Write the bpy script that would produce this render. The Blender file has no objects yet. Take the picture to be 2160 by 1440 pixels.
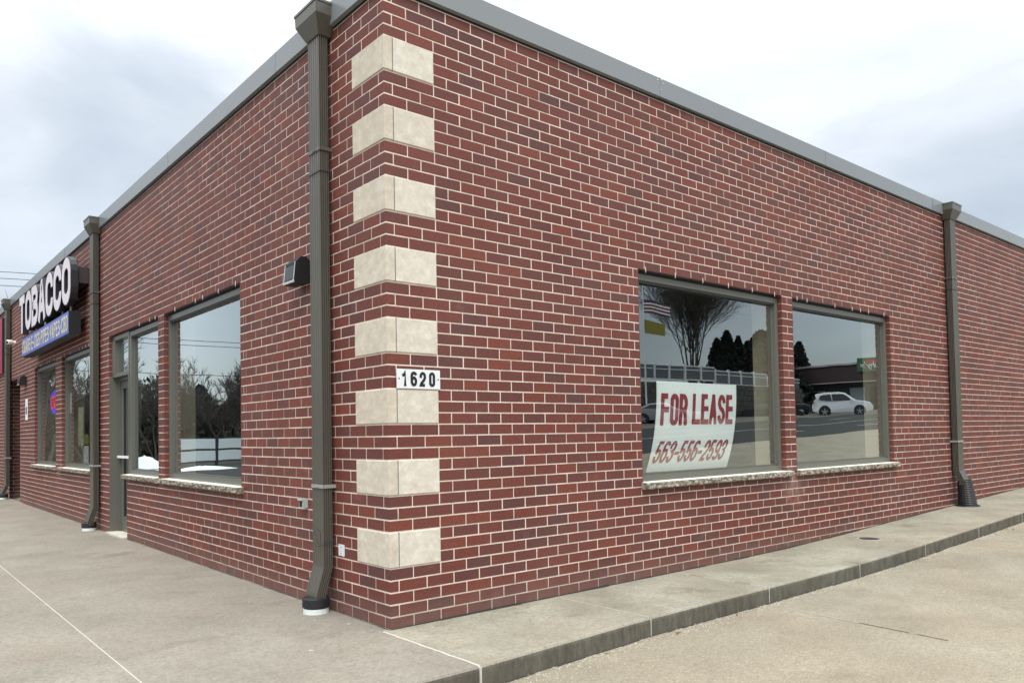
import bpy, math, random
from mathutils import Vector, Matrix, noise as mnoise
R_ = math.radians
rnd = random.Random(1620)
S = bpy.context.scene
COL = S.collection

# ------------------------------------------------------------------ camera
cam = bpy.data.cameras.new('camera')
camo = bpy.data.objects.new('camera', cam)
COL.objects.link(camo)
CR = Vector((0.78161328, -0.62354604, -0.0164623))
CU = Vector((-0.00673608, -0.03482814, 0.99937061))
CF = Vector((0.62372695, 0.78101046, 0.03142239))
CPOS = Vector((-2.788, -4.341, 1.286))
camo.matrix_world = Matrix(((CR.x, CU.x, -CF.x, CPOS.x), (CR.y, CU.y, -CF.y, CPOS.y), (CR.z, CU.z, -CF.z, CPOS.z), (0, 0, 0, 1)))
cam.sensor_width = 36
cam.lens = 1624.427 / 2160 * 36
cam.shift_x = 93.73 / 2160
cam.shift_y = 144.06 / 2160
cam.clip_start = 0.05
cam.clip_end = 3000
S.camera = camo

# ------------------------------------------------------------------ sky, sun, exposure
SUN_EL, SUN_AZ = 52, 215        # azimuth of the sun, degrees from +Y clockwise
S.view_settings.view_transform = 'Standard'
S.view_settings.look = 'None'
S.view_settings.gamma = 1
S.view_settings.exposure = 0.36
try: S.view_settings.use_curve_mapping = False
except Exception: pass
W = bpy.data.worlds.new('World'); S.world = W; W.use_nodes = True
nt = W.node_tree; nt.nodes.clear()
def wn(t, **k):
    n = nt.nodes.new(t)
    for a, b in k.items(): setattr(n, a, b)
    return n
def wmath(op, a, b=None, clamp=False):
    n = wn('ShaderNodeMath', operation=op, use_clamp=clamp)
    for i, v in enumerate((a, b)):
        if v is None: continue
        if isinstance(v, (int, float)): n.inputs[i].default_value = v
        else: nt.links.new(v, n.inputs[i])
    return n.outputs[0]
sky = wn('ShaderNodeTexSky', sky_type='NISHITA')
sky.sun_disc = False; sky.sun_elevation = R_(SUN_EL); sky.sun_rotation = R_(SUN_AZ)
bg1 = wn('ShaderNodeBackground'); bg1.inputs[1].default_value = 0.05
nt.links.new(sky.outputs[0], bg1.inputs[0])
tc = wn('ShaderNodeTexCoord')
nrm = wn('ShaderNodeVectorMath', operation='NORMALIZE'); nt.links.new(tc.outputs['Generated'], nrm.inputs[0])
mp = wn('ShaderNodeMapping'); mp.inputs['Scale'].default_value = (1, 1, 2.3); mp.inputs['Location'].default_value = (3.1, 1.7, 0.2)
nt.links.new(nrm.outputs[0], mp.inputs[0])
no = wn('ShaderNodeTexNoise'); no.inputs['Scale'].default_value = 2.4; no.inputs['Detail'].default_value = 6; no.inputs['Roughness'].default_value = 0.5
no.inputs['Distortion'].default_value = 0.3
nt.links.new(mp.outputs[0], no.inputs['Vector'])
def lobe(px, py, k, amp):
    d = (CF + CR * ((px - 986.3) / 1624.4) - CU * ((py - 864.1) / 1624.4)).normalized()
    n = wn('ShaderNodeVectorMath', operation='DOT_PRODUCT'); nt.links.new(nrm.outputs[0], n.inputs[0]); n.inputs[1].default_value = d
    a = wmath('MULTIPLY', wmath('SUBTRACT', n.outputs['Value'], 1.0), k)
    return wmath('MULTIPLY', wmath('EXPONENT', a), amp)
val = wmath('MULTIPLY', wmath('SUBTRACT', no.outputs['Fac'], 0.5), 1.5)
# darker cloud banks and thin bright breaks in the deck
for l in ((220, 300, 60, -0.27), (420, 260, 90, -0.12), (2150, 400, 50, -0.12), (1250, 120, 30, -0.10), (1700, 330, 60, -0.10), (1900, 60, 60, 0.06), (20, 620, 60, -0.03), (620, 60, 60, 0.2), (1250, 60, 25, 0.18), (60, 60, 60, 0.06), (1750, 150, 60, -0.06)):
    val = wmath('ADD', val, lobe(*l))
cr = wn('ShaderNodeValToRGB')
el = cr.color_ramp.elements
el[0].position = 0.0; el[0].color = (0.36, 0.40, 0.43, 1)
el[1].position = 1.0; el[1].color = (1.04, 1.04, 1.03, 1)
e = el.new(0.35); e.color = (0.62, 0.64, 0.645, 1)
e = el.new(0.62); e.color = (0.86, 0.87, 0.865, 1)
nt.links.new(wmath('ADD', val, 0.56, True), cr.inputs[0])
sep = wn('ShaderNodeSeparateXYZ'); nt.links.new(nrm.outputs[0], sep.inputs[0])
up = wmath('MAXIMUM', sep.outputs[2], 0.0)
grad = wmath('ADD', wmath('MULTIPLY', wmath('ADD', wmath('MULTIPLY', up, 2.3), 0.30), up), 0.40)      # overcast deck: zenith brighter than the horizon
bg2 = wn('ShaderNodeBackground'); nt.links.new(cr.outputs[0], bg2.inputs[0]); nt.links.new(grad, bg2.inputs[1])
add = wn('ShaderNodeAddShader'); nt.links.new(bg1.outputs[0], add.inputs[0]); nt.links.new(bg2.outputs[0], add.inputs[1])
wo = wn('ShaderNodeOutputWorld'); nt.links.new(add.outputs[0], wo.inputs[0])
sun = bpy.data.lights.new('sun', 'SUN'); sun.energy = 1.5; sun.angle = R_(22); sun.color = (1, 0.96, 0.9)
so = bpy.data.objects.new('sun', sun); COL.objects.link(so)
az, elv = R_(SUN_AZ), R_(SUN_EL)
sd = Vector((math.sin(az) * math.cos(elv), math.cos(az) * math.cos(elv), math.sin(elv)))
so.rotation_euler = sd.to_track_quat('Z', 'Y').to_euler()
so.location = sd * 30

# ------------------------------------------------------------------ materials
class NM:
    def __init__(s, name):
        s.m = bpy.data.materials.new(name); s.m.use_nodes = True
        s.t = s.m.node_tree; s.t.nodes.clear()
        s.out = s.n('ShaderNodeOutputMaterial')
        s.b = s.n('ShaderNodeBsdfPrincipled'); s.l(s.b.outputs[0], s.out.inputs[0])
        s.geo = s.n('ShaderNodeNewGeometry')
    def n(s, t, **k):
        x = s.t.nodes.new(t)
        for a, b in k.items(): setattr(x, a, b)
        return x
    def l(s, a, b): s.t.links.new(a, b)
    def noise(s, scale, detail=4, rough=0.55, vscale=None, w=0):
        x = s.n('ShaderNodeTexNoise'); x.inputs['Scale'].default_value = scale
        x.inputs['Detail'].default_value = detail; x.inputs['Roughness'].default_value = rough
        mpn = s.n('ShaderNodeMapping'); mpn.inputs['Location'].default_value = (w * 7.3, w * 3.1, w * 5.7)
        if vscale: mpn.inputs['Scale'].default_value = vscale
        s.l(s.geo.outputs['Position'], mpn.inputs[0]); s.l(mpn.outputs[0], x.inputs['Vector'])
        return x.outputs['Fac']
    def ramp(s, fac, stops, inter='LINEAR'):
        x = s.n('ShaderNodeValToRGB'); e = x.color_ramp.elements; x.color_ramp.interpolation = inter
        e[0].position, e[0].color = stops[0][0], (*stops[0][1], 1)
        e[1].position, e[1].color = stops[-1][0], (*stops[-1][1], 1)
        for p, c in stops[1:-1]:
            q = e.new(p); q.color = (*c, 1)
        s.l(fac, x.inputs[0]); return x.outputs[0]
    def mix(s, fac, a, b, mode='MIX'):
        x = s.n('ShaderNodeMix', data_type='RGBA', blend_type=mode)
        for i, v in ((0, fac), (6, a), (7, b)):
            if isinstance(v, (int, float)): x.inputs[i].default_value = v
            elif isinstance(v, tuple): x.inputs[i].default_value = (*v, 1)
            else: s.l(v, x.inputs[i])
        return x.outputs[2]
    def math(s, op, a, b=None, clamp=False):
        x = s.n('ShaderNodeMath', operation=op, use_clamp=clamp)
        for i, v in enumerate((a, b)):
            if v is None: continue
            if isinstance(v, (int, float)): x.inputs[i].default_value = v
            else: s.l(v, x.inputs[i])
        return x.outputs[0]
    def col(s, c):
        if isinstance(c, tuple): s.b.inputs['Base Color'].default_value = (*c, 1)
        else: s.l(c, s.b.inputs['Base Color'])
        return s
    def rough(s, r):
        if isinstance(r, (int, float)): s.b.inputs['Roughness'].default_value = r
        else: s.l(r, s.b.inputs['Roughness'])
        return s
    def bump(s, h, strength=0.4, dist=0.003):
        x = s.n('ShaderNodeBump'); x.inputs['Strength'].default_value = strength; x.inputs['Distance'].default_value = dist
        s.l(h, x.inputs['Height']); s.l(x.outputs[0], s.b.inputs['Normal']); return s
    def attr(s, name):
        x = s.n('ShaderNodeAttribute', attribute_name=name); return x
def simple(name, c, rough=0.5, var=0.12, scale=6, metal=0, bump=0, bscale=80, spec=None):
    m = NM(name)
    f = m.noise(scale, 5)
    m.col(m.mix(f, tuple(v * (1 - var) for v in c), tuple(min(1, v * (1 + var)) for v in c))).rough(rough)
    m.b.inputs['Metallic'].default_value = metal
    if spec is not None: m.b.inputs['Specular IOR Level'].default_value = spec
    if bump: m.bump(m.noise(bscale, 4), bump, 0.002)
    return m.m
def emis(name, c, s):
    m = NM(name); m.col(c); m.b.inputs['Emission Color'].default_value = (*c, 1); m.b.inputs['Emission Strength'].default_value = s; return m.m
M = {}
# brick: body colour per brick from the 'tint' attribute
m = NM('brick_red'); a = m.attr('tint'); sp = m.n('ShaderNodeSeparateColor'); m.l(a.outputs['Color'], sp.inputs[0])
base = m.ramp(sp.outputs[0], [(0.0, (0.098, 0.042, 0.040)), (0.15, (0.118, 0.040, 0.036)), (0.45, (0.142, 0.041, 0.032)), (0.8, (0.172, 0.042, 0.028)), (1.0, (0.225, 0.052, 0.030))])
g1 = m.noise(38, 6, 0.7, (1, 1, 1.6)); base = m.mix(m.ramp(g1, [(0.35, (0, 0, 0)), (0.75, (0.8, 0.8, 0.8))]), base, (0.07, 0.022, 0.018))
lo = m.noise(1.1, 3, 0.5); base = m.mix(m.math('MULTIPLY', m.math('SUBTRACT', lo, 0.35, True), 0.5), base, (0.22, 0.105, 0.09))
sk = m.noise(190, 2, 0.6); base = m.mix(m.ramp(sk, [(0.66, (0, 0, 0)), (0.74, (0.65, 0.65, 0.65))]), base, (0.42, 0.30, 0.25))
dk = m.noise(170, 2, 0.6, w=3); base = m.mix(m.ramp(dk, [(0.64, (0, 0, 0)), (0.72, (0.7, 0.7, 0.7))]), base, (0.03, 0.015, 0.014))
# mortar haze and splash dirt in the lowest courses
sz = m.n('ShaderNodeSeparateXYZ'); m.l(m.geo.outputs['Position'], sz.inputs[0])
low = m.math('MULTIPLY', m.ramp(sz.outputs[2], [(0.02, (0.6, 0.6, 0.6)), (0.22, (0, 0, 0))]), m.noise(9, 5, 0.7))
base = m.mix(low, base, (0.20, 0.155, 0.13))
pz = m.n('ShaderNodeVectorMath', operation='DISTANCE'); m.l(m.geo.outputs['Position'], pz.inputs[0]); pz.inputs[1].default_value = (5.2, 0, 0.70)
ef = m.math('MULTIPLY', m.ramp(pz.outputs['Value'], [(0.06, (0.5, 0.5, 0.5)), (0.30, (0, 0, 0))]), m.ramp(m.noise(13, 5, 0.7, w=12), [(0.35, (0, 0, 0)), (0.6, (1, 1, 1))]))
base = m.mix(ef, base, (0.36, 0.27, 0.24))
sb = m.math('MULTIPLY', m.ramp(m.noise(2.3, 5, 0.7, w=14), [(0.60, (0, 0, 0)), (0.8, (1, 1, 1))]), 0.22); base = m.mix(sb, base, (0.34, 0.25, 0.22))
m.col(base).rough(0.62); m.bump(m.noise(120, 5, 0.75), 0.5, 0.003); m.b.inputs['Specular IOR Level'].default_value = 0.35
M['brick'] = m.m
m = NM('mortar'); c0 = m.ramp(m.noise(7, 6, 0.7), [(0.3, (0.55, 0.45, 0.37)), (0.55, (0.74, 0.63, 0.54)), (0.8, (0.82, 0.71, 0.61))])
c0 = m.mix(m.math('MULTIPLY', m.ramp(m.noise(0.9, 4, 0.6, w=2), [(0.55, (0, 0, 0)), (0.75, (1, 1, 1))]), 0.3), c0, (0.40, 0.33, 0.28))
sz = m.n('ShaderNodeSeparateXYZ'); m.l(m.geo.outputs['Position'], sz.inputs[0])
c0 = m.mix(m.math('MULTIPLY', m.ramp(sz.outputs[2], [(0.04, (1, 1, 1)), (0.2, (0, 0, 0))]), m.noise(5, 5, 0.7, w=4)), c0, (0.22, 0.17, 0.14))
m.col(c0).rough(0.9); m.bump(m.noise(260, 4, 0.8), 0.5, 0.002); M['mortar'] = m.m
m = NM('cast_stone'); f = m.noise(11, 7, 0.72, (1, 1, 1.3)); c0 = m.ramp(f, [(0.28, (0.52, 0.465, 0.38)), (0.5, (0.62, 0.58, 0.50)), (0.72, (0.76, 0.725, 0.65))])
c0 = m.mix(m.ramp(m.noise(34, 5, 0.7, w=6), [(0.6, (0, 0, 0)), (0.8, (0.6, 0.6, 0.6))]), c0, (0.30, 0.27, 0.21))
a = m.attr('tint'); c0 = m.mix(1.0, c0, m.ramp(a.outputs['Fac'], [(0, (0.86, 0.82, 0.77)), (1, (1, 1, 1))]), 'MULTIPLY')
m.col(c0).rough(0.82); m.bump(m.noise(90, 5, 0.7), 0.25, 0.002); M['stone'] = m.m
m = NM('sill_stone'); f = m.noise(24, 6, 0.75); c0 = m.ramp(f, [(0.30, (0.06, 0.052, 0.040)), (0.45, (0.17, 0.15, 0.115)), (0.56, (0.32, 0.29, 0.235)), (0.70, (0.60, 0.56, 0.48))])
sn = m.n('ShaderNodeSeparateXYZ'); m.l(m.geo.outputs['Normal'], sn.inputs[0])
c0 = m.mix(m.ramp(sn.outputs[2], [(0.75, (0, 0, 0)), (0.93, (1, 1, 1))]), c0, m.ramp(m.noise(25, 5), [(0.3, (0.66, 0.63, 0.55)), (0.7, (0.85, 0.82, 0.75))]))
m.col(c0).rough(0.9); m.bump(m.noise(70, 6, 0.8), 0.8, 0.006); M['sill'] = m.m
def concrete(name, c_lo, c_mid, c_hi, stain, speck=0.5, speckc=(0.55, 0.53, 0.47), pink=0.5, sscale=2.2):
    m = NM(name)
    c0 = m.ramp(m.noise(1.3, 6, 0.62), [(0.3, c_lo), (0.5, c_mid), (0.72, c_hi)])
    c0 = m.mix(m.math('MULTIPLY', m.ramp(m.noise(0.75, 4, 0.6, w=9), [(0.42, (0, 0, 0)), (0.62, (1, 1, 1))]), pink), c0, tuple(v * k for v, k in zip(c_mid, (1.10, 0.95, 0.88))))
    st = m.ramp(m.noise(sscale, 6, 0.72, (0.7, 1.0, 1), 3), [(0.56, (0, 0, 0)), (0.76, (0.75, 0.75, 0.75))])
    c0 = m.mix(st, c0, stain)
    fine = m.noise(75, 5, 0.8, w=5)
    c0 = m.mix(m.ramp(fine, [(0.40, (0.42, 0.42, 0.42)), (0.5, (0, 0, 0))]), c0, tuple(v * 0.45 for v in c_mid))
    c0 = m.mix(m.ramp(fine, [(0.58, (0, 0, 0)), (0.70, (speck, speck, speck))]), c0, speckc)
    me = m.noise(26, 5, 0.75, w=11)
    c0 = m.mix(m.ramp(me, [(0.38, (0.45, 0.45, 0.45)), (0.52, (0, 0, 0))]), c0, tuple(v * 0.6 for v in c_mid))
    # darker where the face is vertical: road grime held by the rough kerb face
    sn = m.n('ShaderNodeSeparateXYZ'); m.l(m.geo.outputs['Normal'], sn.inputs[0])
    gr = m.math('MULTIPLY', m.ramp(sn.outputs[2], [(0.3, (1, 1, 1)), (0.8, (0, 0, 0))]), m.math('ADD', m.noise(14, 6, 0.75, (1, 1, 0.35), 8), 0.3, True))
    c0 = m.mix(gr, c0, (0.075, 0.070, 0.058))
    m.col(c0).rough(0.95); m.bump(m.noise(130, 5, 0.8), 0.35, 0.004); m.b.inputs['Specular IOR Level'].default_value = 0.08
    return m.m
M['walk'] = concrete('walkway_concrete', (0.245, 0.225, 0.188), (0.295, 0.270, 0.226), (0.345, 0.320, 0.272), (0.175, 0.145, 0.122), 0.5, pink=0.28)
M['walk_side'] = concrete('walkway_concrete_stained', (0.23, 0.215, 0.165), (0.32, 0.305, 0.24), (0.43, 0.42, 0.34), (0.13, 0.105, 0.09), 0.5, pink=0.5, sscale=2.8)
M['lot'] = concrete('lot_concrete', (0.245, 0.220, 0.168), (0.31, 0.282, 0.215), (0.385, 0.355, 0.275), (0.22, 0.185, 0.125), 0.9, (0.75, 0.71, 0.60), 0.3)
M['asphalt'] = simple('asphalt', (0.055, 0.057, 0.054), 0.95, 0.25, 2, bump=0.4, bscale=120, spec=0.08)
M['pave'] = simple('far_pavement', (0.15, 0.14, 0.12), 0.95, 0.15, 1, spec=0.08)
M['line_light'] = simple('joint_sealant', (0.52, 0.50, 0.44), 0.8, 0.3, 20)
M['line_dark'] = simple('joint_dirt_and_shade', (0.045, 0.042, 0.036), 0.95, 0.3, 20)
M['paint'] = simple('road_paint', (0.7, 0.7, 0.66), 0.7)
M['coping'] = simple('coping_metal', (0.205, 0.225, 0.235), 0.24, 0.05, 2)
M['bronze'] = simple('bronze_metal', (0.098, 0.093, 0.077), 0.24, 0.08, 3)
M['frame'] = simple('window_frame_metal', (0.125, 0.127, 0.108), 0.28, 0.08, 4)
M['gasket'] = simple('black_gasket_and_shade', (0.012, 0.013, 0.013), 0.6)
M['black'] = simple('black_plastic', (0.008, 0.008, 0.010), 0.55)
M['rubber'] = simple('black_rubber', (0.014, 0.014, 0.018), 0.5)
M['white'] = simple('white_paint', (0.78, 0.78, 0.76), 0.5, 0.05)
M['pvc'] = simple('white_pvc', (0.70, 0.78, 0.74), 0.4, 0.06)
M['galv'] = simple('galvanised_metal', (0.45, 0.47, 0.47), 0.35, 0.15, 30)
M['strapmetal'] = simple('strap_metal', (0.30, 0.30, 0.285), 0.35)
M['plate'] = simple('number_plate_white', (0.72, 0.74, 0.76), 0.35, 0.12, 30)
M['face'] = simple('letter_face', (0.74, 0.68, 0.74), 0.4, 0.08, 5)
M['return'] = simple('letter_return', (0.02, 0.02, 0.025), 0.45)
M['raceway'] = simple('raceway_brown', (0.05, 0.038, 0.045), 0.5)
M['signblue'] = simple('sign_blue', (0.10, 0.15, 0.55), 0.35, 0.15, 3)
M['signyel'] = simple('sign_yellow', (0.80, 0.72, 0.42), 0.4)
M['vinyl'] = simple('vinyl_banner', (0.90, 0.96, 0.96), 0.45, 0.04, 3)
M['redletter'] = simple('red_lettering', (0.30, 0.006, 0.022), 0.5, 0.2, 30)
M['maroon'] = simple('maroon_panel', (0.36, 0.015, 0.07), 0.4, 0.1)
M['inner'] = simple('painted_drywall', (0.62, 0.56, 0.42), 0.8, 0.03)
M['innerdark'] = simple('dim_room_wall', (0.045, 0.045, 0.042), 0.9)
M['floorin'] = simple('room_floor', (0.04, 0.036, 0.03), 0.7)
M['roof'] = simple('roof_membrane', (0.2, 0.2, 0.2), 0.9)
M['bark'] = simple('bark', (0.075, 0.066, 0.058), 0.9, 0.3, 8, bump=0.5, bscale=40)
M['twig'] = simple('twig', (0.07, 0.062, 0.055), 0.9, 0.2, 8)
M['ever'] = simple('evergreen_foliage', (0.010, 0.018, 0.010), 0.9, 0.45, 3)
M['shrub'] = simple('dull_winter_foliage', (0.05, 0.055, 0.028), 0.9, 0.4, 2)
M['snow'] = simple('old_snow', (0.72, 0.74, 0.76), 0.8, 0.1, 4)
M['carwhite'] = simple('white_car_paint', (0.75, 0.77, 0.78), 0.2, 0.02)
M['carsilver'] = simple('silver_car_paint', (0.36, 0.38, 0.40), 0.25, 0.02, metal=0.4)
M['cardark'] = simple('dark_car_paint', (0.02, 0.022, 0.03), 0.2, 0.02)
M['carglass'] = simple('car_glass', (0.015, 0.018, 0.02), 0.06)
M['tyre'] = simple('tyre_rubber', (0.018, 0.018, 0.018), 0.8)
M['rim'] = simple('alloy_rim', (0.45, 0.46, 0.47), 0.3, metal=0.6)
M['blockwall'] = simple('retaining_block', (0.10, 0.095, 0.085), 0.9, 0.25, 3)
M['vinylgrey'] = simple('grey_vinyl_fence', (0.13, 0.145, 0.15), 0.6)
M['vinylwhite'] = simple('white_vinyl_rail', (0.75, 0.78, 0.80), 0.5)
M['fascia'] = simple('dark_fascia', (0.045, 0.028, 0.032), 0.6, 0.15)
M['stucco'] = simple('grey_stucco', (0.085, 0.09, 0.10), 0.8, 0.1)
M['gutter'] = simple('pale_gutter', (0.42, 0.38, 0.38), 0.5)
M['darkglass'] = simple('dark_window_glass', (0.02, 0.025, 0.03), 0.08)
M['signgreen'] = simple('sign_green', (0.05, 0.12, 0.07), 0.5)
M['signred'] = simple('sign_red', (0.42, 0.02, 0.05), 0.5)
M['flagred'] = simple('flag_red', (0.16, 0.035, 0.05), 0.8)
M['flagblue'] = simple('flag_blue', (0.04, 0.05, 0.14), 0.8)
M['flagyellow'] = simple('flag_yellow', (0.30, 0.27, 0.05), 0.8)
M['panelwhite'] = simple('white_metal_panel', (0.46, 0.51, 0.52), 0.5, 0.08)
M['wood'] = simple('pole_wood', (0.10, 0.075, 0.055), 0.9, 0.2)
M['wire'] = simple('cable', (0.03, 0.03, 0.035), 0.6)
M['poster'] = simple('poster_paper', (0.62, 0.60, 0.40), 0.7, 0.15, 8)
M['posterw'] = simple('white_paper', (0.75, 0.78, 0.76), 0.7, 0.08, 8)
M['posterb'] = simple('blue_print', (0.05, 0.16, 0.30), 0.6)
M['neonred'] = emis('neon_red', (1.0, 0.05, 0.10), 0.9)
M['neonblue'] = emis('neon_blue', (0.10, 0.12, 1.0), 0.8)
M['ledstrip'] = emis('white_led', (1, 0.95, 0.9), 1.5)
M['lens'] = simple('lamp_lens', (0.03, 0.035, 0.035), 0.05, 0.1)
M['leaf'] = simple('dry_leaf', (0.30, 0.24, 0.08), 0.8)
M['pebble'] = simple('pebble', (0.50, 0.47, 0.40), 0.9, 0.3, 30)
# coated double glazing: mirror-like at a slant, clear head-on
m = NM('coated_glass'); m.t.nodes.remove(m.b)
gl = m.n('ShaderNodeBsdfGlossy'); gl.inputs['Roughness'].default_value = 0.0; gl.inputs['Color'].default_value = (0.90, 0.98, 1.0, 1)
tr = m.n('ShaderNodeBsdfTransparent'); tr.inputs[0].default_value = (0.97, 1.0, 0.98, 1)
lw = m.n('ShaderNodeLayerWeight'); lw.inputs['Blend'].default_value = 0.5
fac = m.math('ADD', m.math('MULTIPLY', m.math('POWER', lw.outputs['Facing'], 5.0), 3.0), 0.28, True)
fac = m.math('MINIMUM', fac, 0.70)
wv = m.n('ShaderNodeTexNoise'); wv.inputs['Scale'].default_value = 1.1; wv.inputs['Detail'].default_value = 1
m.l(m.geo.outputs['Position'], wv.inputs['Vector'])
bp = m.n('ShaderNodeBump'); bp.inputs['Strength'].default_value = 0.25; bp.inputs['Distance'].default_value = 0.004; m.l(wv.outputs['Fac'], bp.inputs['Height']); m.l(bp.outputs[0], gl.inputs['Normal'])
mx = m.n('ShaderNodeMixShader'); m.l(fac, mx.inputs[0]); m.l(tr.outputs[0], mx.inputs[1]); m.l(gl.outputs[0], mx.inputs[2]); m.l(mx.outputs[0], m.out.inputs[0])
M['glass'] = m.m

# ------------------------------------------------------------------ mesh helpers
class MB:
    def __init__(s): s.v = []; s.f = []; s.mi = []; s.tint = []; s.cur = 0; s.t = 0.5
    def add(s, vs, fs):
        o = len(s.v); s.v += [tuple(v) for v in vs]; s.tint += [s.t] * len(vs)
        for f in fs: s.f.append(tuple(i + o for i in f)); s.mi.append(s.cur)
        return s
    def box(s, x0, x1, y0, y1, z0, z1):
        x0, x1 = min(x0, x1), max(x0, x1); y0, y1 = min(y0, y1), max(y0, y1); z0, z1 = min(z0, z1), max(z0, z1)
        return s.add([(x0, y0, z0), (x1, y0, z0), (x1, y1, z0), (x0, y1, z0), (x0, y0, z1), (x1, y0, z1), (x1, y1, z1), (x0, y1, z1)],
                     [(0, 3, 2, 1), (4, 5, 6, 7), (0, 1, 5, 4), (1, 2, 6, 5), (2, 3, 7, 6), (3, 0, 4, 7)])
    def prism(s, poly, fn, a, b):      # poly of (p,q) extruded from a to b through fn(p,q,t)
        n = len(poly)
        vs = [fn(p, q, a) for p, q in poly] + [fn(p, q, b) for p, q in poly]
        fs = [tuple(range(n))[::-1], tuple(range(n, 2 * n))] + [(i, (i + 1) % n, n + (i + 1) % n, n + i) for i in range(n)]
        return s.add(vs, fs)
    def tube(s, pts, rads, n=6, cap=True):
        pts = [Vector(p) for p in pts]; rings = []
        for i, p in enumerate(pts):
            d = (pts[min(i + 1, len(pts) - 1)] - pts[max(i - 1, 0)]).normalized()
            a = d.orthogonal().normalized() if i == 0 else (rings[-1][1] - d * rings[-1][1].dot(d)).normalized()
            b = d.cross(a); r = rads[i] if isinstance(rads, (list, tuple)) else rads
            rings.append(([p + (a * math.cos(2 * math.pi * k / n) + b * math.sin(2 * math.pi * k / n)) * r for k in range(n)], a))
        vs = [v for r in rings for v in r[0]]
        fs = [(i * n + k, i * n + (k + 1) % n, (i + 1) * n + (k + 1) % n, (i + 1) * n + k) for i in range(len(pts) - 1) for k in range(n)]
        if cap: fs += [tuple(range(n))[::-1], tuple(range((len(pts) - 1) * n, len(pts) * n))]
        return s.add(vs, fs)
    def cyl(s, c, r, h, n=20, r2=None):
        r2 = r if r2 is None else r2
        return s.tube([c, (c[0], c[1], c[2] + h)], [r, r2], n)
    def mesh(s, name, mats):
        me = bpy.data.meshes.new(name); me.from_pydata(s.v, [], s.f)
        for m_ in (mats if isinstance(mats, (list, tuple)) else [mats]): me.materials.append(m_)
        me.polygons.foreach_set('material_index', s.mi)
        at = me.attributes.new('tint', 'FLOAT_COLOR', 'POINT')
        at.data.foreach_set('color', [c for t in s.tint for c in (t, t, t, 1)])
        me.update(); return me
    def obj(s, name, mats, parent=None, loc=(0, 0, 0), smooth=False, **tags):
        me = s.mesh(name, mats)
        if smooth: me.polygons.foreach_set('use_smooth', [True] * len(me.polygons))
        return link(name, me, parent, loc, **tags)
def link(name, me, parent=None, loc=(0, 0, 0), **tags):
    o = bpy.data.objects.new(name, me); COL.objects.link(o); o.location = loc
    if parent: o.parent = parent
    for k, v in tags.items():
        if v: o[{'cat': 'category'}.get(k, k)] = v
    return o
def thing(name, label, cat, loc=(0, 0, 0), group=None):
    return link(name, None, None, loc, label=label, cat=cat, group=group)
def child_at(parent, name, mb, mats, **k):          # builds a world-space mesh under an Empty that stands at its base
    p = parent; off = Vector((0, 0, 0))
    while p: off += p.location; p = p.parent
    mb.v = [(v[0] - off.x, v[1] - off.y, v[2] - off.z) for v in mb.v]
    return mb.obj(name, mats, parent, **k)
def PRt(u, z, w): return (u, -w, z)     # street-side wall: u along +X, w outwards
def PLf(u, z, w): return (-w, u, z)     # shop-front wall: u along +Y, w outwards
WALLS = {'R': PRt, 'L': PLf}
def wbox(mb, P, u0, u1, z0, z1, w0, w1):
    a, b = P(u0, z0, w0), P(u1, z1, w1)
    return mb.box(a[0], b[0], a[1], b[1], a[2], b[2])
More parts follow.
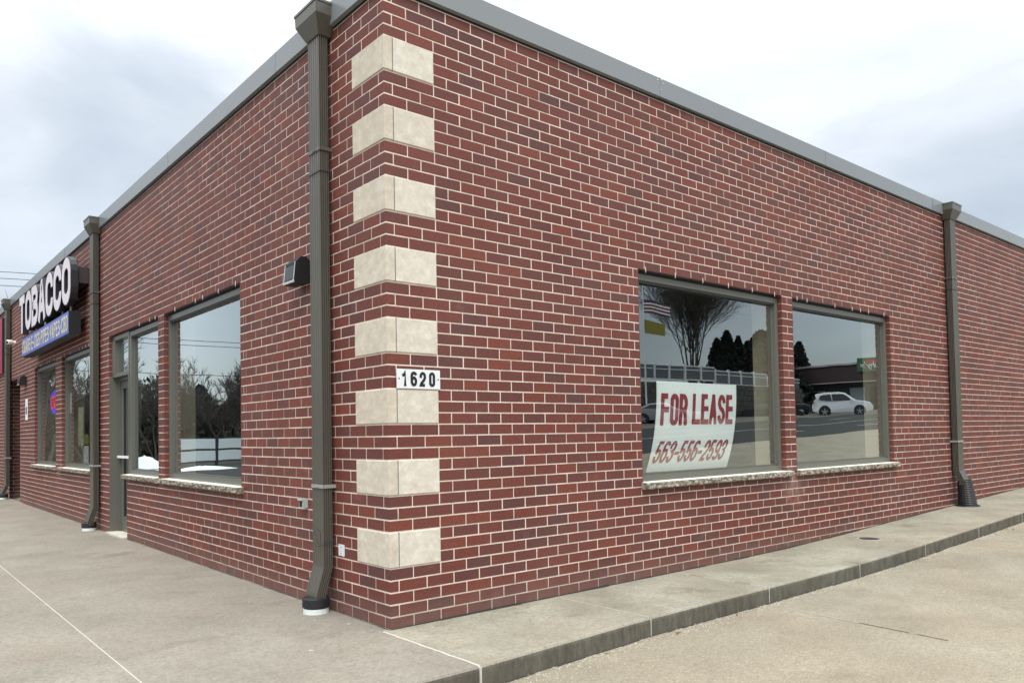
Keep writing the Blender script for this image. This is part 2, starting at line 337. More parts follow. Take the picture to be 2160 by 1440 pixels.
# condensed block lettering drawn from strokes of one width
def glyph(ch, w, h):
    """centre lines in a box w by h (already less the stroke); list of (points, closed)"""
    def arc(cx, cy, rx, ry, a0, a1, n=9): return [(cx + rx * math.cos(R_(a0 + (a1 - a0) * i / n)), cy + ry * math.sin(R_(a0 + (a1 - a0) * i / n))) for i in range(n + 1)]
    r = w / 2; q = min(r, h * 0.30)
    G = {
        'O': [(arc(r, h - q, r, q, 0, 180) + arc(r, q, r, q, 180, 360), True)],
        'C': [(arc(r, h - q, r, q, -8, 180, 12) + arc(r, q, r, q, 180, 368, 12), False)],
        'G': [(arc(r, h - q, r, q, 0, 180, 12) + arc(r, q, r, q, 180, 360, 12) + [(w, h * 0.45), (r, h * 0.45)], False)],
        'T': [([(0, h), (w, h)], False), ([(r, h), (r, 0)], False)],
        'I': [([(0, 0), (0, h)], False)], 'L': [([(0, h), (0, 0), (w, 0)], False)],
        'E': [([(w, h), (0, h), (0, 0), (w, 0)], False), ([(0, h * .52), (w * .88, h * .52)], False)],
        'F': [([(w, h), (0, h), (0, 0)], False), ([(0, h * .5), (w * .88, h * .5)], False)],
        'A': [([(0, 0), (r - w * .04, h), (r + w * .04, h), (w, 0)], False), ([(w * .18, h * .28), (w * .82, h * .28)], False)],
        'V': [([(0, h), (r - w * .03, 0), (r + w * .03, 0), (w, h)], False)],
        'N': [([(0, 0), (0, h)], False), ([(0, h), (w, 0)], False), ([(w, 0), (w, h)], False)],
        'M': [([(0, 0), (0, h), (r, h * .35), (w, h), (w, 0)], False)],
        'Z': [([(0, h), (w, h), (0, 0), (w, 0)], False)],
        'B': [([(0, 0), (0, h)] + [(w * .5, h)] + arc(w * .5, h * .765, w * .45, h * .235, 90, -90) + [(0, h * .53)], False), ([(w * .5, h * .53)] + arc(w * .5, h * .265, w * .5, h * .265, 90, -90) + [(0, 0)], False)],
        'D': [([(0, 0), (0, h), (w * .4, h)] + arc(w * .4, h - q, w * .6, q, 90, 0) + arc(w * .4, q, w * .6, q, 0, -90) + [(0, 0)], False)],
        'P': [([(0, 0), (0, h), (w * .5, h)] + arc(w * .5, h * .74, w * .5, h * .26, 90, -90) + [(0, h * .48)], False)],
        'R': [([(0, 0), (0, h), (w * .5, h)] + arc(w * .5, h * .74, w * .5, h * .26, 90, -90) + [(0, h * .48)], False), ([(w * .5, h * .48), (w * .82, h * .40), (w, 0)], False)],
        'S': [(arc(r, h - h * .25, r, h * .25, 0, 180, 10) + [(0, h * .70), (w * .2, h * .57), (w * .8, h * .43), (w, h * .30)] + arc(r, h * .25, r, h * .25, 0, -180, 10), False)],
        '1': [([(0, h * .80), (w * .5, h * .86), (w * .62, h), (w * .62, 0)], False)],
        '2': [(arc(r, h - h * .26, r, h * .26, 180, 0, 10) + [(w, h * .62), (w * .75, h * .42), (w * .1, h * .12), (0, 0), (w, 0)], False)],
        '3': [(arc(r, h * .76, r, h * .24, 180, -60, 10) + [(r, h * .53)] + arc(r, h * .26, r, h * .26, 70, -180, 10), False)],
        '5': [([(w, h), (w * .12, h), (0, h * .50)] + arc(r, h * .29, r, h * .29, 140, -180, 12), False)],
        '6': [(arc(r, h * .3, r, h * .3, 0, 360, 16)[:-1], True), ([(0, h * .3)] + [(0, h - q)] + arc(r, h - q, r, q, 180, 10), False)],
        '9': [(arc(r, h * .7, r, h * .3, 0, 360, 16)[:-1], True), ([(w, h * .7)] + [(w, q)] + arc(r, q, r, q, 0, -170), False)],
        '-': [([(0, h * .42), (w, h * .42)], False)], '.': [([(0, h * .45), (0.001, h * .56)], False)],
        'a': [(arc(r, h * .3, r, h * .3, 0, 360, 10)[:-1], True), ([(w, h * .6), (w, 0)], False)], 'p': [(arc(r, h * .3, r, h * .3, 0, 360, 10)[:-1], True), ([(0, h * .6), (0, -h * .3)], False)],
        'u': [([(0, h * .6), (0, h * .2), (r, 0), (w, h * .2), (w, h * .6)], False)], 'r': [([(0, 0), (0, h * .6)], False), ([(0, h * .4), (w, h * .6)], False)],
        'h': [([(0, 0), (0, h)], False), ([(0, h * .4), (r, h * .6), (w, h * .4), (w, 0)], False)], 'y': [([(0, h * .6), (r, 0)], False), ([(w, h * .6), (0, -h * .3)], False)],
        "'": [([(0, h * .8), (0, h)], False)], 's': [([(w, h * .55), (0, h * .42), (w, h * .2), (0, 0)], False)],
    }
    G['0'] = G['O']
    return G[ch]
WID = {'I': 0.0, '1': 0.62, '-': 0.62, '.': 0.25, "'": 0.1}
def text_fit(mb, txt, fn, a0, a1, b0, b1, t=0.02, depth=0.0, shear=0.0, gap=0.35, grow=0.0):
    """stroke lettering from a0 to a1 along the line and b0 to b1 in height; t = stroke width, grow = extra all round"""
    sg = 1 if a1 > a0 else -1; tot = abs(a1 - a0); H = b1 - b0 - t
    units = sum(WID.get(c, 1.0) for c in txt if c != ' '); ng = len(txt) - 1; g_ = t * (1 + gap); sp = txt.count(' ') * t * 0.6
    w = (tot - t - ng * g_ - sp) / units if units else 0; x = 0.0; tt = t + 2 * grow; lay = 0
    for c in txt:
        if c == ' ': x += g_ + t * 0.6; continue
        cw = w * WID.get(c, 1.0)
        for pts, closed in glyph(c, max(cw, 1e-4), H):
            lay += 1; eps = 0.00035 * (lay % 3)
            P_ = [(p + t / 2, q + t / 2) for p, q in pts]; P2 = [P_[0]]
            for p in P_[1:]:
                if math.hypot(p[0] - P2[-1][0], p[1] - P2[-1][1]) > 1e-4: P2.append(p)
            if closed and math.hypot(P2[0][0] - P2[-1][0], P2[0][1] - P2[-1][1]) < 1e-4: P2.pop()
            n = len(P2); side = [[], []]
            for i in range(n):
                pa = P2[i - 1] if (closed or i) else None; pb = P2[(i + 1) % n] if (closed or i < n - 1) else None; p = P2[i]
                d0 = ((p[0] - pa[0]), (p[1] - pa[1])) if pa else None; d1 = ((pb[0] - p[0]), (pb[1] - p[1])) if pb else None
                d0 = d0 or d1; d1 = d1 or d0; l0, l1 = math.hypot(*d0), math.hypot(*d1); d0 = (d0[0] / l0, d0[1] / l0); d1 = (d1[0] / l1, d1[1] / l1)
                nx, ny = -(d0[1] + d1[1]), d0[0] + d1[0]; l = math.hypot(nx, ny) or 1; nx /= l; ny /= l
                k = tt / 2 / max(0.5, nx * -d0[1] + ny * d0[0])
                ex = (0, 0)
                if not pa: ex = (-d1[0] * (tt / 2 if len(pts) == 2 or pts[0][0] in (0,) else grow), -d1[1] * (tt / 2 if len(pts) == 2 or pts[0][0] in (0,) else grow))
                if not pb: ex = (d0[0] * (tt / 2 if len(pts) < 6 else grow), d0[1] * (tt / 2 if len(pts) < 6 else grow))
                side[0].append((p[0] + nx * k + ex[0], p[1] + ny * k + ex[1])); side[1].append((p[0] - nx * k + ex[0], p[1] - ny * k + ex[1]))
            def F(p, z):
                xx = p[0]; return fn(a0 + sg * (x + xx) + shear * sg * (p[1] / (b1 - b0) - 0.5), b0 + p[1], z)
            vs = [F(p, -eps) for p in side[0]] + [F(p, -eps) for p in side[1]]; m_ = n if closed else n - 1
            fs = [(i, (i + 1) % n, n + (i + 1) % n, n + i) for i in range(m_)]
            if depth:
                vs += [F(p, -depth) for p in side[0]] + [F(p, -depth) for p in side[1]]
                fs += [(i, 2 * n + i, 2 * n + (i + 1) % n, (i + 1) % n) for i in range(m_)] + [(n + i, n + (i + 1) % n, 3 * n + (i + 1) % n, 3 * n + i) for i in range(m_)]
                fs += [(2 * n + i, 3 * n + i, 3 * n + (i + 1) % n, 2 * n + (i + 1) % n) for i in range(m_)]
                if not closed: fs += [(0, n, 3 * n, 2 * n), (n - 1, 2 * n + n - 1, 3 * n + n - 1, n + n - 1)]
            mb.add(vs, fs)
        x += cw + g_

# ------------------------------------------------------------------ ground
def wz(x):
    a = 0.031 * 0.5 * ((x - 4.9) + math.sqrt((x - 4.9) ** 2 + 0.6)) if x < 60 else 0.031 * 55
    return a + 0.006 * max(0, x - 14)
def gz(x, y): return wz(x) - 0.13 + 0.03 * max(0, -y - 8)
g = MB(); g.box(-1500, 1500, -1500, 1500, -0.9, -0.8)
g.obj('ground', M['pave'], kind='structure')
def sheet(name, x0, x1, y0, y1, nx, ny, zf, mat, **k):
    mb = MB(); vs = []
    for j in range(ny + 1):
        for i in range(nx + 1):
            x = x0 + (x1 - x0) * i / nx; y = y0 + (y1 - y0) * j / ny; vs.append((x, y, zf(x, y)))
    mb.add(vs, [(j * (nx + 1) + i, j * (nx + 1) + i + 1, (j + 1) * (nx + 1) + i + 1, (j + 1) * (nx + 1) + i) for j in range(ny) for i in range(nx)])
    return mb.obj(name, mat, kind='structure', **k)
LOT = sheet('parking_lot', -60, 130, -13, 0.3, 190, 8, gz, M['lot'])
sheet('road', -60, 130, -25, -13, 190, 4, gz, M['asphalt'])
sheet('pavement', -60, 130, -60, -25, 190, 6, gz, M['pave'])
sheet('side_road', -60, -5.2, 0.3, 60, 20, 10, lambda x, y: -0.13, M['asphalt'])
sheet('verge', -60, 60, 60, 160, 4, 4, lambda x, y: -0.12, M['shrub'])
# walkway along the street side, cast in slabs with a rounded kerb edge
wk = link('walkway', None, None, (0, 0, 0), kind='structure', label='raised concrete walkway with kerb round the building')
def slab(x0, x1, yin, yout0, yout1, mat, h=0.13, inner_edge=False):
    mb = MB(); n = max(2, int((x1 - x0) / 0.3)); r = 0.028
    prof = [(0, 0)] + [(1, 0)] * 0
    rows = []
    for i in range(n + 1):
        x = x0 + (x1 - x0) * i / n; yo = yout0 + (yout1 - yout0) * i / n; z = wz(x)
        ring = [(yin, z - h - 0.2), (yin, z), (yin - (yin - yo) * 0.5, z - 0.0), (yo + r, z)]
        ring += [(yo + r - r * math.sin(a), z - r + r * math.cos(a)) for a in (R_(30), R_(60), R_(90))]
        wob = 0.004 * mnoise.noise(Vector((x * 2.1, 0, 1)))
        ring += [(yo + wob, z - h - 0.2)]
        rows.append([(x, a, b) for a, b in ring])
    k = len(rows[0]); vs = [v for r_ in rows for v in r_]
    fs = [(i * k + j, (i + 1) * k + j, (i + 1) * k + j + 1, i * k + j + 1) for i in range(n) for j in range(k - 1)]
    fs += [tuple(range(k)), tuple(range(n * k, (n + 1) * k))[::-1]]
    mb.add(vs, [f[::-1] for f in fs]); return mb.obj('slab', mat, wk)
xs = [-0.055, 1.53, 3.05, 4.64, 6.15, 7.7, 9.25, 10.8, 12.35, 13.9, 15.45, 17, 18.6]
def ky(x): return -1.0 + 0.075 * min(1, max(0, (x + 0.1) / 1.6))
for i in range(len(xs) - 1):
    slab(xs[i] + 0.004, xs[i + 1] - 0.004, 0.03, ky(xs[i]), ky(xs[i + 1]), M['walk_side'])
# shop-front walk: slabs left of the corner
ys = [-1.0, 0.79, 3.9, 7.0, 10.1, 13.2, 16.3, 19.4, 24]
for xa, xb in ((-1.58, -0.063), (-3.1, -1.588), (-4.7, -3.108)):
    for i in range(len(ys) - 1):
        mb = MB(); ya, yb = ys[i] + 0.0008 * (i > 0), ys[i + 1] - 0.0008
        if i == 0:
            slab(xa, xb, yb, ky(xa) - 0.0, ky(xb), M['walk'])
        else:
            x1_ = 0.03 if xa == -1.58 else xb
            mb.box(xa, x1_, ya, yb, -0.33, 0.0); mb.obj('slab', M['walk'], wk)
mb = MB(); mb.box(-0.063, 0.03, 0.0 - 0.02, 0.789, -0.33, 0.0); mb.obj('slab', M['walk'], wk)
# sealant in the joints
mb = MB()
for x in xs[1:]:
    n = 6
    for i in range(n):
        if x > 2 and rnd.random() < 0.6: continue
        ya = ky(x) + 0.015 + (-(ky(x)) - 0.02) * i / n; yb = ky(x) + 0.015 + (-(ky(x)) - 0.02) * (i + 1) / n
        mb.box(x - 0.0032, x + 0.0032, ya, yb, wz(x) - 0.03, wz(x) + 0.0015)
    mb.box(x - 0.0035, x + 0.0035, ky(x) - 0.0015, ky(x) + 0.03, wz(x) - 0.13, wz(x) - 0.012)
mb.obj('joint_sealant', M['line_light'], wk)
mb = MB(); pl = [(-0.052, 0.0), (-0.075, -0.3), (-0.062, -0.65), (-0.058, -0.985)]
for i in range(12):
    t0, t1 = i / 12, (i + 1) / 12; ya, yb = -0.99 * t0, -0.99 * t1; wob = 0.002 * math.sin(i * 2.1)
    mb.box(-0.0660 + wob, -0.0515 + wob, yb, ya, -0.03, 0.0025)
mb.box(-0.065, -0.052, -1.0045, -0.975, -0.13, -0.004)
mb.obj('joint_sealant', M['line_light'], wk)
mb = MB(); mb.box(-1.5875, -1.5805, -0.98, 23.9, -0.03, 0.0012); mb.box(-3.1075, -3.1005, -0.98, 23.9, -0.03, 0.0012)
mb.obj('joint_sealant', M['line_light'], wk)
# pale flecks and old gum trodden into the walk
mb = MB()
for i in range(70):
    if i < 6: x, y, r = [(-0.25, 0.60, 0.012), (-0.12, 0.35, 0.016), (-0.42, 0.12, 0.010), (-0.62, -0.08, 0.018), (0.25, -0.12, 0.012), (-0.35, 1.5, 0.012)][i]
    else:
        x, y = rnd.uniform(-3, 6), rnd.uniform(-0.9, 9)
        if x > -0.02: y = rnd.uniform(-0.9, -0.05)
        r = rnd.uniform(0.002, 0.008)
    z = wz(x) + 0.0012 if x > 0 else 0.0012; a0 = rnd.random() * 6
    mb.add([(x + r * (0.5 + rnd.random() * 0.8) * math.cos(a0 + k * 1.05), y + r * (0.4 + rnd.random() * 0.6) * math.sin(a0 + k * 1.05), z) for k in range(6)], [(0, 1, 2, 3, 4, 5)])
mb.obj('pale_fleck', M['pebble'], wk, kind='stuff')
# dirty gap where the walk meets the brick, its contact shadow painted in
mb = MB()
x = 0.0
while x < 16:
    L_ = rnd.uniform(0.1, 0.5); w_ = rnd.uniform(0.008, 0.022)
    vs = [(x, 0.0, wz(x) + 0.002), (x + L_, 0.0, wz(x + L_) + 0.002), (x + L_, -w_, wz(x + L_) + 0.002), (x, -w_ * 0.7, wz(x) + 0.002)]
    mb.add(vs, [(3, 2, 1, 0)]); mb.add([(x, -0.0025, wz(x)), (x + L_, -0.0025, wz(x + L_)), (x + L_, -0.0025, wz(x + L_) + w_ * 0.6), (x, -0.0025, wz(x) + w_ * 0.5)], [(0, 1, 2, 3)]); x += L_
y = 0.0
while y < 14:
    L_ = rnd.uniform(0.1, 0.5); w_ = rnd.uniform(0.004, 0.013)
    if not 6.3 < y < 7.2: mb.add([(0, y, 0.002), (-w_, y, 0.002), (-w_, y + L_, 0.002), (0, y + L_, 0.002)], [(3, 2, 1, 0)])
    y += L_
mb.obj('wall_gap_dirt_shade', M['line_dark'], wk)
# lot joint running away from the kerb, part sealed, part open
for i, (xa, ya, yb, mt) in enumerate(((2.95, -1.1, -1.7, 'line_light'), (2.9, -1.7, -2.05, 'line_dark'), (2.88, -2.1, -2.3, 'line_dark'), (2.85, -2.9, -3.3, 'line_dark'), (2.83, -3.4, -5, 'line_dark'))):
    mb = MB(); a_, b_ = (xa, ya), (2.98 - 0.085 * (-yb - 1.0) - 0.0, yb)
    a_ = (2.98 - 0.085 * (-ya - 1.0), ya); hw = 0.004 if mt == 'line_light' else 0.0045
    mb.add([(a_[0] - hw, a_[1], gz(*a_) + 0.003), (a_[0] + hw, a_[1], gz(*a_) + 0.003), (b_[0] + hw, b_[1], gz(*b_) + 0.003), (b_[0] - hw, b_[1], gz(*b_) + 0.003)], [(0, 1, 2, 3)])
    mb.obj('lot_joint', M[mt], LOT)
# gutter dirt and grit along the kerb foot
mb = MB()
for i in range(2600):
    x = rnd.uniform(-1.2, 15); d = abs(rnd.gauss(0, 0.05 if x > 3 else 0.08)) + 0.004; y = ky(x) - d; r = rnd.uniform(0.002, 0.007)
    z = gz(x, y); a_ = rnd.random() * 6
    mb.t = rnd.random()
    vs = [(x + r * math.cos(a_ + k * 2.1), y + r * math.sin(a_ + k * 2.1), z) for k in range(3)] + [(x, y, z + r * 0.9)]
    mb.add(vs, [(0, 1, 3), (1, 2, 3), (2, 0, 3)])
mb.obj('grit', M['pebble'], kind='stuff')
mb = MB(); x = -0.4
while x < 15:
    L_ = rnd.uniform(0.05, 0.3); w_ = rnd.uniform(0.004, 0.022)
    mb.add([(x, ky(x) + 0.01, gz(x, -1) + 0.002), (x, ky(x) - w_, gz(x, -1) + 0.002), (x + L_, ky(x + L_) - w_ * 0.8, gz(x + L_, -1) + 0.002), (x + L_, ky(x + L_) + 0.01, gz(x + L_, -1) + 0.002)], [(0, 1, 2, 3)])
    x += L_
mb.obj('gutter_dirt', M['line_dark'], kind='stuff')

# ------------------------------------------------------------------ the building
C_, J = 0.08, 0.0100
H_HEAD, Z_SILL, Z_TOP = 34 * C_, 0.765, 54.33 * C_
OPEN = {'R': [(2.638, 5.046, Z_SILL, H_HEAD), (5.269, 7.698, Z_SILL, H_HEAD)],
        'L': [(2.493, 4.725, Z_SILL, H_HEAD), (4.94, 6.268, Z_SILL, H_HEAD), (6.268, 7.158, -0.5, H_HEAD), (8.2, 10.27, Z_SILL, H_HEAD), (10.786, 12.78, Z_SILL, H_HEAD), (14.46, 15.86, -0.5, 2.665)]}
UEND = {'R': 17.6, 'L': 20.0}
B = thing('brick_building', 'single-storey red brick shop building with cast stone corner blocks and grey metal coping', 'building')
wall = {}
for w in 'RL':
    P = WALLS[w]; mb = MB(); us = sorted({0.1 if w == 'L' else 0.0, UEND[w]} | {u for o in OPEN[w] for u in o[:2]}); us[0] = 0.003 if w == 'R' else 0.1
    for a_, b_ in zip(us[:-1], us[1:]):
        segs = [(-0.5, 4.50)]
        for o in OPEN[w]:
            if o[0] < (a_ + b_) / 2 < o[1]: segs = [(s0, o[2]) for s0, s1 in segs] + [(o[3] + 0.012, s1) for s0, s1 in segs]
        e0 = 0.0065 if any(abs(a_ - o[1]) < 1e-6 for o in OPEN[w]) and not any(o[0] < a_ + 0.01 < o[1] for o in OPEN[w]) else 0
        e1 = 0.0065 if any(abs(b_ - o[0]) < 1e-6 for o in OPEN[w]) and not any(o[0] < b_ - 0.01 < o[1] for o in OPEN[w]) else 0
        for s0, s1 in segs:
            if s1 - s0 > 0.01 and s1 > -0.4: wbox(mb, P, a_ + e0 if s0 > -1 else a_, b_ - e1, s0, s1, -0.1, -0.0030)
    wall[w] = child_at(B, 'wall', mb, M['mortar'])
LAT = {'R': {0: (2.34, 2.885), 1: (0.88, 2.895)}, 'L': {0: (0.87, 2.72), 1: (2.29, 2.73)}}
def quoin(k): return 5 <= k < 50 and (k - 5) % 6 < 3
bricks = []         # (wall, u0, u1, z0, z1, depth)
def fill(w, k, a, b, extra=()):
    l0, L = LAT[w][k % 2]; cuts = [x for x in extra if a + 0.02 < x < b - 0.02]
    n = 0
    while (l0 + n * L) * C_ < b:
        x = (l0 + n * L) * C_ + rnd.gauss(0, 0.0012); n += 1
        if x < a + 0.052 or x > b - 0.052 or any(abs(x - c) < 0.05 for c in cuts): continue
        if (a, b) in PIERS: continue
        cuts.append(x)
    cs = [a] + sorted(cuts) + [b]
    for i in range(len(cs) - 1):
        u0 = cs[i] + (J / 2 if i else (J / 2 if a in STARTS else 0)); u1 = cs[i + 1] - (J / 2 if i < len(cs) - 2 else 0)
        bricks.append((w, u0, u1, k * C_ + J / 2, (k + 1) * C_ - J / 2))
PIERS = {(5.046, 5.269), (4.725, 4.94)}
STARTS = set()
for w in 'RL':
    jl = [o[0] for o in OPEN[w]]; jr = [o[1] for o in OPEN[w]]
    for k in range(0, 55):
        zc = (k + 0.5) * C_
        st = 5.2 * C_ if quoin(k) else LAT[w][k % 2][0] * C_
        STARTS.add(st)
        iv = [(st, UEND[w])]
        for o in OPEN[w]:
            if o[2] < zc < o[3]:
                iv = [q for a, b in iv for q in ((a, min(b, o[0])), (max(a, o[1]), b)) if q[1] - q[0] > 0.02]
        for a, b in iv:
            ex = []
            if (a, b) in PIERS:
                if k % 2: ex = [(a + b) / 2]
            elif k % 2:
                if b in jl: ex.append(b - 0.87 * C_)
                if a in jr: ex.append(a + 0.87 * C_)
            fill(w, k, a, b, ex)
def brick_geo(mb, P, u0, u1, z0, z1, jit=0.0, d=0.07, P2=None):
    cb = 0.0016; w1 = jit
    q = [(u0, z0), (u1, z0), (u1, z1), (u0, z1)]; qi = [(u0 + cb, z0 + cb), (u1 - cb, z0 + cb), (u1 - cb, z1 - cb), (u0 + cb, z1 - cb)]
    vs = [P(a, b, -d) for a, b in q] + [P(a, b, w1 - cb) for a, b in q] + [P(a, b, w1) for a, b in qi]
    fs = [(8, 9, 10, 11)] + [(4 + i, 4 + (i + 1) % 4, 8 + (i + 1) % 4, 8 + i) for i in range(4)] + [(i, (i + 1) % 4, 4 + (i + 1) % 4, 4 + i) for i in range(4)]
    if P is PLf: fs = [f[::-1] for f in fs]
    mb.add(vs, fs)
def area(w, u, z, du, dz):
    p = Vector(WALLS[w](u, z, 0)); d = p - CPOS; f = d.dot(CF)
    if f < 0.1: return 0
    n = Vector((0, -1, 0)) if w == 'R' else Vector((-1, 0, 0))
    X = 986.3 + 1624 * d.dot(CR) / f; Y = 864 - 1624 * d.dot(CU) / f
    if not (0 < X < 2160 and 0 < Y < 1440): return 0
    return du * dz * abs(d.dot(n)) / f ** 3
def tintval():
    r = rnd.random()
    return rnd.uniform(0, 0.2) if r < 0.08 else (rnd.uniform(0.2, 0.5) if r < 0.38 else rnd.uniform(0.5, 0.95))
# corner bricks wrap both walls
corner = [(k,) for k in range(0, 55) if not quoin(k)]
scored = sorted(bricks, key=lambda b: -area(b[0], (b[1] + b[2]) / 2, (b[3] + b[4]) / 2, b[2] - b[1], b[4] - b[3]))
NB = 300 - len([c for c in corner if c[0] < 53])
single, rest = scored[:NB], scored[NB:]
cache = {}
for w, u0, u1, z0, z1 in single:
    var = rnd.randrange(11) % 10 if rnd.random() < 0.35 else rnd.randrange(2, 10); key = (w, round((u1 - u0) * 500), var)
    if key not in cache:
        mb = MB(); mb.t = [0.05, 0.15, 0.3, 0.4, 0.5, 0.6, 0.68, 0.76, 0.84, 0.93][var]; L = round((u1 - u0) * 500) / 500
        brick_geo(mb, WALLS[w], -L / 2, L / 2, 0, C_ - J, (var - 5) * 0.0002); cache[key] = mb.mesh('brick', M['brick'])
    o = link('brick', cache[key], wall[w], WALLS[w]((u0 + u1) / 2, z0, rnd.gauss(0, 0.0004)))
for w in 'RL':
    mb = MB()
    for b in rest:
        if b[0] != w: continue
        mb.t = tintval(); brick_geo(mb, WALLS[w], b[1], b[2], b[3], b[4], max(-0.0012, min(0.0016, rnd.gauss(0, 0.0008))))
    mb.obj('brick', M['brick'], wall[w], kind='stuff')
for (k,) in corner:
    mb = MB(); mb.t = tintval(); cb = 0.003
    sx = (2.34 if k % 2 == 0 else 0.88) * C_ - J / 2; sy = (0.87 if k % 2 == 0 else 2.29) * C_ - J / 2; z0, z1 = J / 2, C_ - J / 2
    if k % 2 == 0: sy = 0.87 * C_ - J / 2
    o_ = [(0, 0), (sx, 0), (sx, sy), (0, sy)]; i_ = [(cb, cb), (sx, cb), (sx, sy), (cb, sy)]
    vs = [(a, b, z) for z in (z0 + cb, z1 - cb) for a, b in ((cb * 0.5, cb * 0.5), (sx, 0), (sx, sy), (0, sy))] + [(a, b, z) for z in (z0, z1) for a, b in i_]
    fs = [(0, 1, 5, 4), (1, 2, 6, 5), (2, 3, 7, 6), (3, 0, 4, 7), (8, 9, 1, 0), (9, 10, 2, 1), (10, 11, 3, 2), (11, 8, 0, 3), (4, 5, 13, 12), (5, 6, 14, 13), (6, 7, 15, 14), (7, 4, 12, 15), (12, 13, 14, 15), (11, 10, 9, 8)]
    mb.add(vs, fs); mb.obj('brick', M['brick'], wall['R'], (rnd.gauss(0, .0004), rnd.gauss(0, .0004), k * C_))
# weep cords and mortar drips under the lintels
# cast stone corner blocks
def stone(mb, x0, x1, y0, y1, z0, z1, c=0.004):
    vs = []
    for z, ins in ((z0, c), (z0 + c, 0), (z1 - c, 0), (z1, c)):
        vs += [(x0 + ins, y0 + ins, z), (x1 - ins, y0 + ins, z), (x1 - ins, y1 - ins, z), (x0 + ins, y1 - ins, z)]
    fs = [(3, 2, 1, 0), (12, 13, 14, 15)]
    for i in range(3):
        fs += [(i * 4 + j, i * 4 + (j + 1) % 4, i * 4 + 4 + (j + 1) % 4, i * 4 + 4 + j) for j in range(4)]
    mb.add(vs, fs)
for i in range(8):
    z0, z1 = (5 + 6 * i) * C_ + 0.006, (8 + 6 * i) * C_ - 0.004; pr = 0.006
    mb = MB(); mb.t = rnd.uniform(0.0, 0.35); stone(mb, -pr, 0.066, -pr, 5.13 * C_, z0, z1); mb.obj('stone_block', M['stone'], wall['R'])
    mb = MB(); mb.t = rnd.uniform(0.5, 1); stone(mb, 0.075, 5.13 * C_, -pr, 0.06, z0, z1); mb.obj('stone_block', M['stone'], wall['R'])
    mb = MB(); mb.box(0.0655, 0.0755, -0.0025, 0.03, z0, z1); mb.obj('joint_sealant', M['roof'], wall['R'])
# coping
zc0, zc1 = 4.342, 4.512
for w, seams in (('R', [-0.04, 2.966, 6.048, 9.148, 12.25, 15.35, 17.6]), ('L', [-0.04, 1.616, 4.44, 7.52, 9.85, 12.71, 15.5, 18, 20.0])):
    P = WALLS[w]
    for i in range(len(seams) - 1):
        mb = MB(); a, b = seams[i] + (0.0012 if i else 0), seams[i + 1] - 0.0012; j = rnd.gauss(0, 0.0012)
        if i == 0:      # mitred at the corner
            a = 0
            vs = [P(-0.036, zc0, 0.036), P(b, zc0, 0.036), P(b, zc1, 0.036), P(-0.036, zc1, 0.036), P(0.35, zc1 - 0.02, -0.35), P(b, zc1 - 0.02, -0.35), P(-0.006, zc0 - 0.006, 0.006), P(b, zc0 - 0.006, 0.006)]
            fs = [(0, 1, 2, 3), (3, 2, 5, 4), (1, 0, 6, 7)]
            if w == 'L': fs = [f[::-1] for f in fs]
            mb.add(vs, fs)
        else:
            wbox(mb, P, a, b, zc0, zc1, -0.3, 0.036 + j)
        if i: wbox(mb, P, a - 0.001, a + 0.014, zc0 - 0.001, zc1 + 0.001, -0.28, 0.0375)
        child_at(B, 'coping', mb, M['coping'])
mb = MB(); mb.box(-0.0015, UEND['R'], -0.0015, 0.05, 4.3235, 4.3415); mb.box(-0.0015, 0.05, 0.0505, 20, 4.3235, 4.3415); child_at(B, 'coping_shade_strip', mb, M['gasket'])  # black strip in the gap under the coping, standing in for its shade
mb = MB()
for i in range(9):
    x_, z_ = 2.966 + rnd.uniform(-0.07, 0.09), 4.512 - abs(rnd.gauss(0, 0.045)) - 0.008; r_ = rnd.uniform(0.003, 0.008)
    mb.add([(x_ + r_ * math.cos(k * 1.26) * rnd.uniform(.5, 1.2), -0.0395, z_ + r_ * math.sin(k * 1.26) * rnd.uniform(.5, 1.2)) for k in range(5)], [(0, 1, 2, 3, 4)])
child_at(B, 'paint_chip', mb, M['white'])  # white paint chips around a coping seam
# roof, inner rooms
mb = MB(); mb.box(0.32, 17.5, 0.32, 19.9, 4.2, 4.3); child_at(B, 'roof', mb, M['roof'])
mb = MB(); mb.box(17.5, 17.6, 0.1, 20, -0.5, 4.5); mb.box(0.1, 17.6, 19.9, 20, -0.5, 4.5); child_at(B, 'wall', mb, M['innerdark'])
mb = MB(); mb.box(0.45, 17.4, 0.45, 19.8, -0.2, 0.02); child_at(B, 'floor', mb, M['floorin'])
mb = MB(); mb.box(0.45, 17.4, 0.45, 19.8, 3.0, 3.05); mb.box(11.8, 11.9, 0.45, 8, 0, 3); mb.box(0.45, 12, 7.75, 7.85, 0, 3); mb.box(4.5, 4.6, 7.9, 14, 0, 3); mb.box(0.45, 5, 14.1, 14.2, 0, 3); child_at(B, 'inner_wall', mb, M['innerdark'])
# plastered reveals inside each opening
for w in 'RL':
    P = WALLS[w]; mb = MB(); us = sorted({0.36, UEND[w] - .1} | {u for o in OPEN[w] for u in o[:2]})
    for a_, b_ in zip(us[:-1], us[1:]):
        segs = [(-0.4, 4.2)]
        for o in OPEN[w]:
            if o[0] < (a_ + b_) / 2 < o[1]: segs = [(s0, max(s0, o[2] - 0.02)) for s0, s1 in segs] + [(o[3] + 0.0, s1) for s0, s1 in segs]
        for s0, s1 in segs:
            if s1 - s0 > 0.01: wbox(mb, P, a_, b_, s0, s1, -0.36, -0.1002)
    child_at(B, 'inner_wall', mb, M['inner'])

